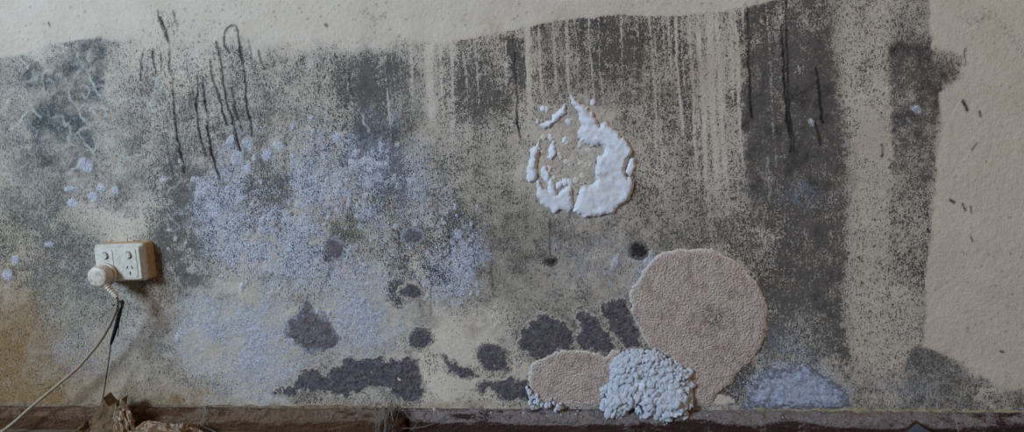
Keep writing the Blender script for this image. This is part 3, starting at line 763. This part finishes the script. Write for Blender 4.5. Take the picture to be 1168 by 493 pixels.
colonies = [
    ([(314, 447), (322, 441), (335, 438), (345, 425), (355, 421), (368, 419), (373, 426), (382, 420), (392, 412), (400, 410), (420, 411), (440, 409), (455, 407), (470, 408), (478, 420), (482, 435),
      (480, 450), (470, 461), (455, 460), (445, 450), (435, 443), (420, 443), (408, 448), (395, 452), (380, 450), (365, 448), (350, 446), (335, 452), (320, 453)], MB, .0035, 'longest black mould patch, lying just above the skirting board'),
    ([(347, 346), (352, 348), (356, 358), (365, 362), (375, 368), (380, 378), (384, 385), (378, 395), (365, 398), (352, 400), (345, 395), (338, 392), (330, 380), (333, 365), (342, 360)], MC, .004,
     'brownish grey crumpled mould patch with pointed top above the longest black patch'),
    (oval(479, 386, 12, 12), MB, .0025, 'small round dark mould patch up and right of the longest black patch'),
    ([(503, 404), (512, 405), (518, 413), (530, 417), (540, 420), (543, 428), (536, 431), (525, 430), (515, 424), (508, 415)], MB, .0025, 'small slanting dark mould streak on bare beige paint'),
    ([(548, 400), (550, 393), (560, 391), (570, 393), (577, 401), (578, 412), (583, 421), (575, 424), (560, 423), (550, 418), (546, 408)], MB, .0028, 'rounded black mould patch with a tail on its lower right, on beige paint'),
    ([(545, 438), (555, 434), (570, 435), (580, 430), (590, 435), (603, 437), (605, 450), (603, 458), (590, 459), (575, 458), (570, 452), (560, 445), (548, 452)], MB, .003, 'black mould patch hooked on the left, touching the small pinkish fungus'),
    ([(592, 388), (598, 378), (605, 368), (612, 361), (622, 362), (635, 363), (645, 370), (652, 380), (655, 388), (650, 398), (635, 402), (620, 405), (608, 408), (600, 403), (594, 398)], MB, .003, 'black mould patch with a pale ring vein above the small pinkish fungus'),
    ([(650, 360), (660, 357), (672, 359), (685, 368), (693, 378), (700, 392), (702, 398), (690, 403), (680, 400), (668, 398), (660, 392), (655, 383), (662, 375), (658, 368)], MB, .003, 'middle of the three black mould patches above the small pinkish fungus'),
    ([(686, 348), (700, 344), (715, 342), (718, 352), (722, 365), (730, 382), (738, 394), (725, 397), (712, 396), (704, 388), (698, 378), (690, 365)], MB, .003, 'black mould patch pressed against the left edge of the large tan fungus'),
    (oval(728, 286, 9.5, 8.5), MD, .003, 'round black mould spot above the large tan fungus'),
    (oval(627, 298, 6.5, 4), MD, .003, 'tiny black oval mould spot below the white crust ring'),
    (oval(381, 283, 9, 12), MC, .002, 'small dark mould blot in the bluish bloom, right of the outlet'),
    (oval(470, 270, 11, 8), MC, .002, 'faint grey oval mould blot in the bluish bloom'),
    (oval(468, 333, 12, 8), MB, .0022, 'ragged dark mould blot with a pale fleck beside it'),
]
for pts, mat, th, lab in colonies:
    pts = [tuple(p) for p in np.array(pts, float) + 3.2 * (lambda q: q / (np.linalg.norm(q, axis=1, keepdims=True) + 1e-6))(np.array(pts, float) - np.mean(pts, axis=0))]
    patch('mould_patch', pts, th * .6, 11, mat, lab, 'mould', GM, rough=0.35, nscale=4, step=1.0, ragged=min(2.0, 0.016 * (np.ptp(np.array(pts)[:, 0]) + np.ptp(np.array(pts)[:, 1]))), rag_scale=5)
# pale ring vein on one colony
# fan of pale bluish mould on the skirting
fmat = NT('pale_blue_felt_mould', 0.95, 0.1)
c = fmat.mix(fmat.ramp(fmat.noise(120, 4, 0.7), 0.35, 0.65), srgb(134, 138, 156), srgb(186, 192, 212))
c = fmat.mix(fmat.ramp(fmat.noise(300, 3, 0.7), 0.52, 0.7, 0, 0.5), c, srgb(96, 98, 112))
rimf, _a, _b, _c = fmat.attr('rim')
ef = fmat.math('MULTIPLY_ADD', fmat.math('SUBTRACT', rimf, fmat.ramp(fmat.noise(150, 4, 0.7), 0.36, 0.64)), 1.8, 0.55, clamp=True)
c = fmat.mix(ef, srgb(112, 112, 120), c)
fmat.color(c); fmat.bump(fmat.noise(240, 4, .7), 0.8, 0.003)
patch('mould_felt', [(848, 466), (852, 448), (862, 434), (876, 424), (895, 419), (915, 418), (932, 423), (946, 430), (958, 440), (967, 452), (972, 464), (960, 467), (900, 467)], 0.0018, 12, fmat.m,
      'pale bluish fan of felted mould right of the large tan fungus', 'mould', rough=0.3, nscale=6, ragged=1.6)

# ------------------------------------------------------------------ white fluff
wm = NT('white_fluffy_mycelium', 0.9, 0.15)
wm.color(wm.mix(wm.ramp(wm.noise(70, 3), 0.35, 0.65), srgb(224, 229, 240), srgb(208, 213, 224)))
wm.bump(wm.noise(520, 5, .8), 0.9, 0.003)
wm.b.inputs['Subsurface Weight'].default_value = 0.5
wm.b.inputs['Subsurface Radius'].default_value = (0.004, 0.004, 0.004)
wm.b.inputs['Subsurface Scale'].default_value = 1.0
tuft_meshes = []
for k in range(7):
    bm = bmesh.new(); bmesh.ops.create_icosphere(bm, subdivisions=3, radius=1.0)
    r = random.Random(k); ph = [(r.uniform(1.2, 3.2), r.uniform(0, 6.28), Vector((r.uniform(-1, 1), r.uniform(-1, 1), r.uniform(-1, 1))).normalized()) for _ in range(9)]
    ph += [(r.uniform(4, 8), r.uniform(0, 6.28), Vector((r.uniform(-1, 1), r.uniform(-1, 1), r.uniform(-1, 1))).normalized()) for _ in range(8)]
    for v_ in bm.verts:
        d_ = v_.co.copy(); s = 1 + sum((0.10 if f < 4 else 0.03) * math.sin(f * d_.dot(ax) * 2 + p) for f, p, ax in ph)
        v_.co = d_ * max(0.4, s)
    me = bpy.data.meshes.new('tuft'); bm.to_mesh(me); bm.free()
    me.polygons.foreach_set('use_smooth', [True] * len(me.polygons)); me.materials.append(wm.m)
    tuft_meshes.append(me)
def tuft(parent, p, r, stretch=1.0, rnd=random):
    o = bpy.data.objects.new('tuft', rnd.choice(tuft_meshes)); o.parent = parent
    o.location = V3(p) - parent.location
    o.scale = (r * rnd.uniform(.8, 1.1), r * rnd.uniform(.8, 1.1), r * stretch)
    o.rotation_euler = (rnd.uniform(-.5, .5), rnd.uniform(-.6, .6), rnd.uniform(0, 6.28))
    col.objects.link(o); return o
puff = [(715, 400), (722, 398), (735, 399), (742, 398), (752, 402), (762, 408), (772, 414), (785, 419), (789, 425), (790, 440), (789, 455), (786, 468), (784, 477), (775, 479), (770, 474), (766, 480),
        (757, 485), (752, 478), (745, 477), (730, 476), (722, 472), (714, 470), (704, 481), (700, 478), (690, 475), (685, 465), (688, 455), (684, 448), (688, 442), (695, 438), (697, 425), (696, 415), (702, 408)]
fp = hit(738, 470); fp[1] = 0
fluff = empty('fluffy_fungus', V3(fp), 'thick clump of white fluffy fungus spilling over the skirting board', 'fungus')
core = [(738 + (u - 738) * .86, 436 + (v - 436) * .86 - 1) for u, v in puff]
def core_h(U, V, sd): return (0.012 * sstep(V, 440, 470) - 0.012 * np.exp(-((U - 735) / 14) ** 2 - ((V - 462) / 10) ** 2)) * sstep(sd, 0, 5)
patch('mycelium_mass', core, 0.020, 14, wm.m, parent=fluff, rough=0.20, nscale=7, step=1.5, ragged=2.5, extra=core_h)
r5 = random.Random(11)
px = 0.00168
placed = []
tries = 0
while len(placed) < 280 and tries < 9000:
    tries += 1
    u, v = r5.uniform(683, 791), r5.uniform(396, 486)
    sd = float(poly_sd(puff, np.array([u]), np.array([v]))[0])
    if sd < 1.5: continue
    if 718 < u < 752 and 450 < v < 474 and r5.random() < 0.85: continue     # hollow low in the middle
    rad = r5.uniform(2.2, 6.8) if v > 425 else r5.uniform(2.4, 5.6)
    rad = min(rad, sd * 0.9 + 1.6)
    if any((u - a) ** 2 + (v - b) ** 2 < (0.42 * (rad + c_)) ** 2 for a, b, c_ in placed): continue
    placed.append((u, v, rad))
    hgt = 0.0185 * min(1, sd / 13) ** .6 + 0.012 * float(sstep(v, 440, 470)) + 0.002 - rad * px * .62
    tuft(fluff, hit(u, v, hgt), rad * px, r5.uniform(1.0, 1.7) if v > 440 else 1.0, r5)
fp2 = hit(620, 466); fp2[1] = 0
crumbs = empty('fluffy_fungus', V3(fp2), 'small string of white fluffy fungus at the lower left of the small pinkish fungus', 'fungus')
for (u, v, r_) in [(604, 447, 3), (606, 453, 3.4), (605, 460, 2.6), (612, 452, 2.6), (614, 458, 3), (618, 461, 2.6), (623, 463, 3), (627, 462, 2.2), (632, 460, 2), (637, 464, 3), (634, 468, 2.2), (607, 465, 2.4), (610, 459, 2.2), (628, 456, 1.8), (640, 461, 1.8), (601, 443, 1.8)]:
    tuft(crumbs, hit(u, v, 0.006 if v < 464 else 0.016), r_ * 0.00168, 1.3, r5)

# plaster crumbs on the ledge of the skirting
pm = NT('plaster_crumb', 0.9, 0.2); pm.color(pm.mix(pm.noise(200), srgb(190, 184, 180), srgb(150, 142, 136)))
crumb_mesh = []
for k in range(3):
    bm = bmesh.new(); bmesh.ops.create_icosphere(bm, subdivisions=1, radius=1.0)
    r = random.Random(50 + k)
    for v_ in bm.verts: v_.co *= r.uniform(.65, 1.15)
    me = bpy.data.meshes.new('plaster_crumb'); bm.to_mesh(me); bm.free(); me.materials.append(pm.m); crumb_mesh.append(me)
def ledge(u, s):
    """a point on the sloping top of the skirting, s metres out from the wall"""
    z = float(np.interp(s, [0.004, 0.009, 0.014, 0.019, 0.0225], [0.0425, 0.0405, 0.0372, 0.033, 0.0295]))
    p = hit(np.array([float(u)]), np.array([470.0]), s)[0]
    return Vector((p[0], -s, z))
for u, s, r_ in [(496, 0.008, .0042), (499, .012, .003), (560, .013, .0026), (657, .015, .0034), (659, .008, .0024), (640, .016, .0028), (597, .013, .0026), (663, .019, .0024), (893, .018, .0028), (807, .016, .003), (624, .017, .0022), (648, .012, .002)]:
    o = bpy.data.objects.new('plaster_crumb', random.choice(crumb_mesh)); o.location = ledge(u, s) + Vector((0, 0, r_ * .55))
    o.scale = (r_ * 1.2, r_, r_ * .8); o.rotation_euler = (random.random(), random.random(), random.random() * 6); col.objects.link(o)
    tag(o, 'tiny pale plaster crumb on the dusty ledge of the skirting board', 'crumb', 'plaster crumbs on the skirting')

# ------------------------------------------------------------------ power outlet
def plastic(name, c, rough=0.35, dirt_shade=None, amt=0.3):
    n = NT(name, rough, 0.4)
    if dirt_shade: n.color(n.mix(n.ramp(n.noise(90, 5, 0.7), 0.42, 0.75, 0, amt), c, dirt_shade))
    else: n.color(n.mix(n.noise(200, 3), c, tuple(x * .94 for x in c)))
    return n.m
white_pl = plastic('aged_white_plastic', srgb(200, 197, 186), 0.3, srgb(134, 108, 76), 0.5)
block_pl = plastic('shade_browned_cream_plastic', srgb(188, 158, 116), 0.45, srgb(132, 92, 52), 0.7)  # browner than the plate: shade of the block's side is in the colour
dark_pl = plastic('dark_slot', srgb(24, 20, 18), 0.8)

def frustum(bm, w0, h0, y0, w1, h1, y1, r0=0.006, r1=0.006, seg=5, cap0=True, cap1=True):
    """rounded rectangle lofted from plane y0 to plane y1"""
    def ring(w, h, y, r):
        out = []
        for cx, cz, a0 in ((w / 2 - r, h / 2 - r, 0), (-w / 2 + r, h / 2 - r, 90), (-w / 2 + r, -h / 2 + r, 180), (w / 2 - r, -h / 2 + r, 270)):
            for k in range(seg + 1):
                a = math.radians(a0 + 90 * k / seg)
                out.append(bm.verts.new((cx + r * math.cos(a), y, cz + r * math.sin(a))))
        return out
    a, b = ring(w0, h0, y0, r0), ring(w1, h1, y1, r1)
    n = len(a)
    for i in range(n): bm.faces.new((a[i], b[i], b[(i + 1) % n], a[(i + 1) % n]))
    if cap0: bm.faces.new(a)
    if cap1: bm.faces.new(b[::-1])
OW, OH = 0.106, 0.074
oc = hit(134.5, 300.5, 0.040)
outlet = empty('power_outlet', (oc[0], 0, oc[2] - OH / 2), 'cream double power outlet box with two round switches fixed to the wall', 'power outlet')
bm = bmesh.new(); frustum(bm, OW + .004, OH + .004, 0.001, OW + .002, OH + .002, -0.024, .006, .006)
body = bm_obj('mounting_block', bm, block_pl, outlet, smooth=False); body.location.z = OH / 2
bm = bmesh.new(); frustum(bm, OW + .003, OH + .003, -0.0245, OW + .003, OH + .003, -0.031, .006, .006, cap1=False)
frustum(bm, OW + .003, OH + .003, -0.031, OW - .007, OH - .007, -0.040, .006, .004, cap0=False)
plate = bm_obj('face_plate', bm, white_pl, outlet, smooth=False); plate.location.z = OH / 2
def disc_mesh(bm, cx, cz, r, y0, y1, r1=None, n=28):
    r1 = r1 or r
    a = [bm.verts.new((cx + r * math.cos(t), y0, cz + r * math.sin(t))) for t in np.linspace(0, 2 * math.pi, n, endpoint=False)]
    b = [bm.verts.new((cx + r1 * math.cos(t), y1, cz + r1 * math.sin(t))) for t in np.linspace(0, 2 * math.pi, n, endpoint=False)]
    for i in range(n): bm.faces.new((a[i], b[i], b[(i + 1) % n], a[(i + 1) % n]))
    bm.faces.new(a); bm.faces.new(b[::-1])
for sx in (-1, 1):
    bm = bmesh.new(); frustum(bm, .034, .060, -0.0395, .033, .059, -0.0412, .005, .005)
    ins = bm_obj('socket_insert', bm, white_pl, outlet, smooth=False); ins.location = (sx * .026, 0, OH / 2)
    bm = bmesh.new(); disc_mesh(bm, 0, 0, .0078, -0.041, -0.0422)
    ringo = bm_obj('switch_recess', bm, dark_pl, ins, smooth=False); ringo.location = (0, 0.0008, .0165)
    bm = bmesh.new(); disc_mesh(bm, 0, 0, .0070, -0.0405, -0.0452, .0060)
    sw = bm_obj('switch', bm, white_pl, ins, smooth=False); sw.location = (0, 0, .0165)
    for (x, z, rot) in ((-.0055, -.009, 28), (.0055, -.009, -28), (0, -.0205, 0)):
        bm = bmesh.new(); frustum(bm, .0022, .0072, -0.040, .0022, .0072, -0.0415, .0004, .0004, 2)
        so = bm_obj('pin_slot', bm, dark_pl, ins, smooth=False); so.location = (x, 0, z); so.rotation_euler = (0, math.radians(rot), 0)
bm = bmesh.new(); disc_mesh(bm, 0, 0, .0028, -0.0395, -0.0405)
sc = bm_obj('screw_cap', bm, white_pl, outlet, smooth=False); sc.location = (0, 0, OH / 2)

# plug in the left socket
plug_pl = plastic('shade_browned_plug_plastic', srgb(200, 192, 178), 0.4, srgb(120, 88, 52), 0.8)  # brown mottling stands in for the shade on the plug's flank
grey_cable = plastic('grey_cable_sheath', srgb(150, 136, 118), 0.55, srgb(96, 80, 62), 0.6)
px_, pz_ = oc[0] - .026, oc[2] - .0215
plug = empty('power_plug', (px_, -0.0412, pz_ - .02), 'white round plug with grey cable pushed into the left socket', 'plug')
def lathe(bm, prof, n=36, sx=1.0, sz=1.0):
    rings = [[bm.verts.new((r * sx * math.cos(t), y, r * sz * math.sin(t))) for t in np.linspace(0, 2 * math.pi, n, endpoint=False)] for r, y in prof]
    for i in range(len(rings) - 1):
        for k in range(n): bm.faces.new((rings[i][k], rings[i + 1][k], rings[i + 1][(k + 1) % n], rings[i][(k + 1) % n]))
    bm.faces.new(rings[0]); bm.faces.new(rings[-1][::-1])
bm = bmesh.new(); lathe(bm, [(.0228, 0), (.0236, -.002), (.0236, -.006), (.0226, -.0075)])
o = bm_obj('plug_flange', bm, plug_pl, plug); o.location.z = .02
bm = bmesh.new(); lathe(bm, [(.0212, -.0072), (.0205, -.011), (.0208, -.017), (.0214, -.022), (.0214, -.027), (.0204, -.0305), (.016, -.0325), (.004, -.0330)])
pb = bm_obj('plug_body', bm, plug_pl, plug); pb.location.z = .02
bm = bmesh.new(); lathe(bm, [(.0216, -.0205), (.0224, -.0215), (.0224, -.0235), (.0216, -.0245)])
gr = bm_obj('grip_rib', bm, plug_pl, pb)
# strain relief leaves the body downwards and to the right
s0 = hit(121, 326, 0.066); s1 = hit(133.5, 339, 0.064)
bm = bmesh.new()
pts, rad = [], []
for k in range(25):
    t = k / 24
    pts.append(V3(s0 + (s1 - s0) * t) - Vector(plug.location)); rad.append((.0078 - .0032 * t) * (1.0 if (k // 2) % 2 == 0 else 0.84))
tube(bm, pts, rad, 12)
bm_obj('strain_relief', bm, plug_pl, plug)
cab = [(132.5, 338, .064), (133.8, 346, .062), (132, 355, .060), (126, 369, .056), (115, 388, .052), (100, 407, .050), (85, 423, .050), (60, 444, .052), (35, 465, .056), (17, 481, .062), (3, 492, .068)]
cpts = spline([hit(u, v, h) for u, v, h in cab], 6)
endp = cpts[-1]; tail = spline([endp, endp + np.array([-.028, -.008, -.0075]), np.array([endp[0] - .09, endp[1] - .03, .0035]), np.array([endp[0] - .3, endp[1] - .10, .0035])], 6)
bm = bmesh.new(); tube(bm, [V3(p) - Vector(plug.location) for p in cpts + tail[1:]], .0034, 10)
bm_obj('cable', bm, grey_cable, plug)

# black lead hanging from the plug
bk = plastic('black_rubber', srgb(26, 26, 30), 0.35)
th = NT('dark_thread', 0.9, 0.1); th.color(th.mix(th.noise(300), srgb(48, 42, 38), srgb(70, 62, 54)))
b0 = hit(127, 393, .045)
lead = empty('black_cord', V3(hit(117, 455, .03)), 'thin black cord with a thicker sleeve hanging beside the plug cable', 'cord')
L0 = lead.location
bm = bmesh.new(); P_ = spline([hit(u, v, h) for u, v, h in [(129.0, 348.5, .0525), (133.5, 346, .0515), (138.6, 343.5, .0560), (139.6, 346, .0650), (137, 354, .0705), (133.8, 368, .0660), (130.5, 380, .0600), (127.6, 389, .0560), (126.2, 394, .0550)]], 5)
tube(bm, [V3(p) - L0 for p in P_], [float(np.interp(i / (len(P_) - 1), [0, .2, .35, .6, .85, 1], [.0016, .0024, .0036, .0044, .0036, .0016])) for i in range(len(P_))], 8)
bm_obj('sleeve', bm, bk, lead)
bm = bmesh.new(); P_ = spline([hit(u, v, h) for u, v, h in [(126.2, 393, .055), (125, 405, .050), (122, 425, .040), (119, 445, .031), (117, 457, .030)]], 5)
tube(bm, [V3(p) - L0 for p in P_], .0011, 6); bm_obj('thread', bm, th.m, lead)
bm = bmesh.new(); P_ = spline([hit(u, v, h) for u, v, h in [(134, 366, .066), (135.4, 371, .064), (135.2, 378, .060), (134, 384, .058)]], 4)
tube(bm, [V3(p) - L0 for p in P_], .0009, 6); bm_obj('loose_end', bm, bk, lead)

# ------------------------------------------------------------------ packaging on the floor
def sheet_obj(name, outline_fn, mat, parent, nu=40, nv=30, amp=.003, seed=1, loc=None):
    r_ = fbm(9, octs=4, gain=.7, shape=(nv, nu)); q_ = fbm(9, octs=4, gain=.7, shape=(nv, nu))
    # folded look: sharpen the noise
    r_ = np.abs(r_) * 1.2 - .8; q_ = np.abs(q_) - .7
    vs = []
    for j in range(nv):
        for i in range(nu):
            p = np.array(outline_fn(i / (nu - 1), j / (nv - 1)), float)
            k = min(1.0, (j / (nv - 1)) * 6)
            vs.append(V3(p + np.array([amp * q_[j, i], -amp * r_[j, i], amp * .7 * r_[j, i]]) * k) - Vector(parent.location))
    ids = np.arange(nu * nv).reshape(nv, nu)
    fs = np.stack([ids[:-1, :-1], ids[:-1, 1:], ids[1:, 1:], ids[1:, :-1]], -1).reshape(-1, 4)
    return mesh_obj(name, vs, fs, mat, parent, smooth=False)

pap = NT('brown_paper', 0.8, 0.25)
pap.color(pap.mix(pap.ramp(pap.noise(50, 4), 0.35, 0.7), srgb(112, 90, 64), srgb(76, 58, 40))); pap.bump(pap.noise(140, 4), 0.4, .002)
bagp = hit(112, 478, .055)
bag = empty('paper_bag', (bagp[0], -.06, 0), 'folded brown paper bag on the floor under the outlet', 'bag')
def bag_wall(front):
    top_u = [76, 84, 92, 103, 110, 114, 116.5, 119, 124, 130, 133, 137]
    top_v = [505, 490, 483, 476, 470, 464, 452, 463, 464, 458, 464, 476]
    def fn(a, b):
        u = 76 + 61 * a; v = np.interp(u, top_u, top_v)
        hgt = 0.048 + (0.012 * math.sin(a * 9) + (0.016 if front else -0.010))
        v = v if front else max(v + 5, 463)
        p = hit(u, v, hgt if front else 0.040)
        p = np.array(p)
        low = max(p[2] - 0.002, 0.0015)
        z = 0.0012 + (low - 0.0012) * b
        bulge = (0.020 if front else -0.004) * (1 - b) * math.sin(math.pi * min(max(a, .02), .98))
        if front and a > .62: bulge -= .014 * (1 - abs(a - .8) / .2)
        return (p[0], (-(0.040 + .004 * math.sin(a * 7)) if b > .97 else -(hgt if front else .040)) - bulge, z)
    return fn
sheet_obj('front_panel', bag_wall(True), pap.m, bag, 46, 26, .0022, 3)
sheet_obj('back_panel', bag_wall(False), pap.m, bag, 46, 26, .0010, 4)

wrap = NT('crumpled_wrap', 0.35, 0.5)
crease = wrap.ramp(wrap.math('ABSOLUTE', wrap.math('SUBTRACT', wrap.noise(60, 3, .6, dist=1.2, stretch=(1, 1, .45)), 0.5)), 0.0, 0.030, 1.0, 0.0)
wrap.color(wrap.mix(crease, wrap.mix(wrap.ramp(wrap.noise(40, 3), .4, .6), srgb(96, 68, 42), srgb(126, 92, 60)), srgb(200, 182, 158))); wrap.bump(wrap.noise(160, 4, .7, 1.5), 0.7, .003)
wp = hit(172, 490, .07)
wrapo = empty('plastic_wrapping', (wp[0], -.075, 0), 'crumpled brown translucent wrapping with a twisted knot beside the paper bag', 'wrapping')
def crumpled(name, centre_uvh, ru, rv, depth, floor=True, seed=0, amp=.25):
    """an irregular crumpled lump reaching from the floor to the height seen in the photograph"""
    u, v, h = centre_uvh
    c_ = hit(u, v, h); a_ = hit(u + ru, v, h); b_ = hit(u, v - rv, h)
    rx, rz = abs(a_[0] - c_[0]), abs(b_[2] - c_[2])
    bm = bmesh.new(); bmesh.ops.create_icosphere(bm, subdivisions=4, radius=1.0)
    r = random.Random(seed)
    ph = [(r.uniform(2, 9), r.uniform(0, 6.28), Vector((r.gauss(0, 1), r.gauss(0, 1), r.gauss(0, .7))).normalized()) for _ in range(16)]
    for w_ in bm.verts:
        d_ = w_.co.copy(); s = 1 + amp * sum((abs(math.sin(f * d_.dot(ax) + p)) - .6) / (1 + f * .22) for f, p, ax in ph)
        q = d_ * s
        z = c_[2] + q.z * rz
        w_.co = Vector((c_[0] + q.x * rx, -h + q.y * depth, max(z, 0.0008))) - Vector(wrapo.location)
    return bm_obj(name, bm, wrap.m, wrapo, smooth=False)
crumpled('wrapping_body', (183, 506, .085), 34, 20, .035, seed=3)
crumpled('twisted_knot', (142, 488, .070), 8.5, 24, .012, seed=8, amp=.30)
crumpled('wrapping_flap', (206, 499, .080), 10, 14, .02, seed=12, amp=.35)

# grey board corner on the right
gb = NT('grey_board', 0.8, 0.3); gb.color(gb.mix(gb.noise(80, 4), srgb(84, 86, 96), srgb(66, 68, 78)))
gbe = NT('brown_board_edge', 0.9, 0.2); gbe.color(gbe.mix(gbe.noise(120, 4), srgb(66, 44, 30), srgb(46, 30, 22)))
ap = hit(1047, 483.5, .05)
board = empty('board_offcut', (ap[0], -.05, 0), 'corner of a grey board offcut with brown edge standing by the skirting', 'offcut')
def board_mesh(name, th0, th1, grow, mat):
    bm = bmesh.new(); top = ap[2] + grow
    L = top / 0.74
    shape = [(0, top), (L * .70, top - L * .50), (L * .2, .0005), (-L * .2, .0005), (-L * .62, top - L * .58)]
    shape = [(x, max(z, .0005)) for x, z in shape]
    a = [bm.verts.new((x, th0, z)) for x, z in shape]; b = [bm.verts.new((x, th1, z)) for x, z in shape]
    n = len(a); bm.faces.new(a); bm.faces.new(b[::-1])
    for i in range(n): bm.faces.new((a[i], b[i], b[(i + 1) % n], a[(i + 1) % n]))
    return bm_obj(name, bm, mat, board, smooth=False)
board_mesh('board_face', -.006, .003, 0.0, gb.m)
board_mesh('board_backing', .0032, .010, 0.0022, gbe.m)

# roots and webs by the hole in the skirting
rm = NT('pale_rootlet', 0.8, 0.2); rm.color(rm.mix(rm.noise(200), srgb(124, 118, 112), srgb(84, 78, 74)))
soil = NT('dark_soil', 0.95, 0.1); soil.color(soil.mix(soil.noise(160, 4), srgb(38, 28, 22), srgb(72, 46, 26))); soil.bump(soil.noise(200, 4), .8, .004)
rp = hit(450, 480, .03)
roots = empty('root_tangle', (rp[0], -.03, 0), 'tangle of fine grey rootlets over a dark hole in the skirting', 'roots')
bm = bmesh.new(); bmesh.ops.create_icosphere(bm, subdivisions=3, radius=1)
r6 = random.Random(4)
for v_ in bm.verts:
    s = 1 + .25 * math.sin(v_.co.x * 5 + 1) * math.sin(v_.co.z * 6) + r6.uniform(-.08, .08)
    q = v_.co * s; v_.co = Vector((.004 + q.x * .020, .004 + q.y * .014, max(.0008, .016 + q.z * .018)))
bm_obj('soil_lump', bm, soil.m, roots)
for k in range(11):
    u0 = r6.gauss(441, 6); h0 = r6.uniform(.006, .012)
    sl = r6.gauss(-4, 5); j = lambda: r6.gauss(0, .8)
    pts = [(u0, r6.uniform(456, 464), h0), (u0 + .25 * sl + j(), 470, .026), (u0 + .55 * sl + j(), 478, .033), (u0 + .8 * sl + j(), 487, .037), (u0 + sl + j(), 497, .041)]
    bm = bmesh.new(); tube(bm, [V3(p) - Vector(roots.location) for p in spline([hit(*p) for p in pts], 5)], r6.uniform(.0004, .0009), 5)
    bm_obj('rootlet', bm, rm.m, roots)
for pts in ([(467, 492, .036), (475, 484, .034), (472, 474, .032)], [(455, 489, .037), (478, 488, .034), (495, 483, .033), (510, 473, .030), (518, 466, .012)], [(462, 470, .030), (468, 478, .034), (480, 482, .034)]):
    bm = bmesh.new(); tube(bm, [V3(p) - Vector(roots.location) for p in spline([hit(*p) for p in pts], 6)], .0007, 5)
    bm_obj('rootlet', bm, rm.m, roots)
wb = NT('cobweb', 0.7, 0.3); wb.color(wb.mix(wb.noise(100), srgb(150, 146, 144), srgb(120, 114, 112)))
for pts, lab in (([(1086, 466, .004), (1090, 478, .034), (1094, 496, .045)], 'single pale cobweb thread across the skirting right of the grey board'),
                 ([(232, 460, .004), (234, 472, .032), (229, 484, .036), (246, 493, .05)], 'curled pale cobweb thread on the skirting right of the wrapping')):
    bm = bmesh.new(); P_ = spline([hit(*p) for p in pts], 6); tube(bm, [V3(p) - V3(P_[-1]) for p in P_], .0006, 5)
    o = bm_obj('cobweb_thread', bm, wb.m); o.location = V3(P_[-1]); tag(o, lab, 'cobweb', 'cobweb threads')
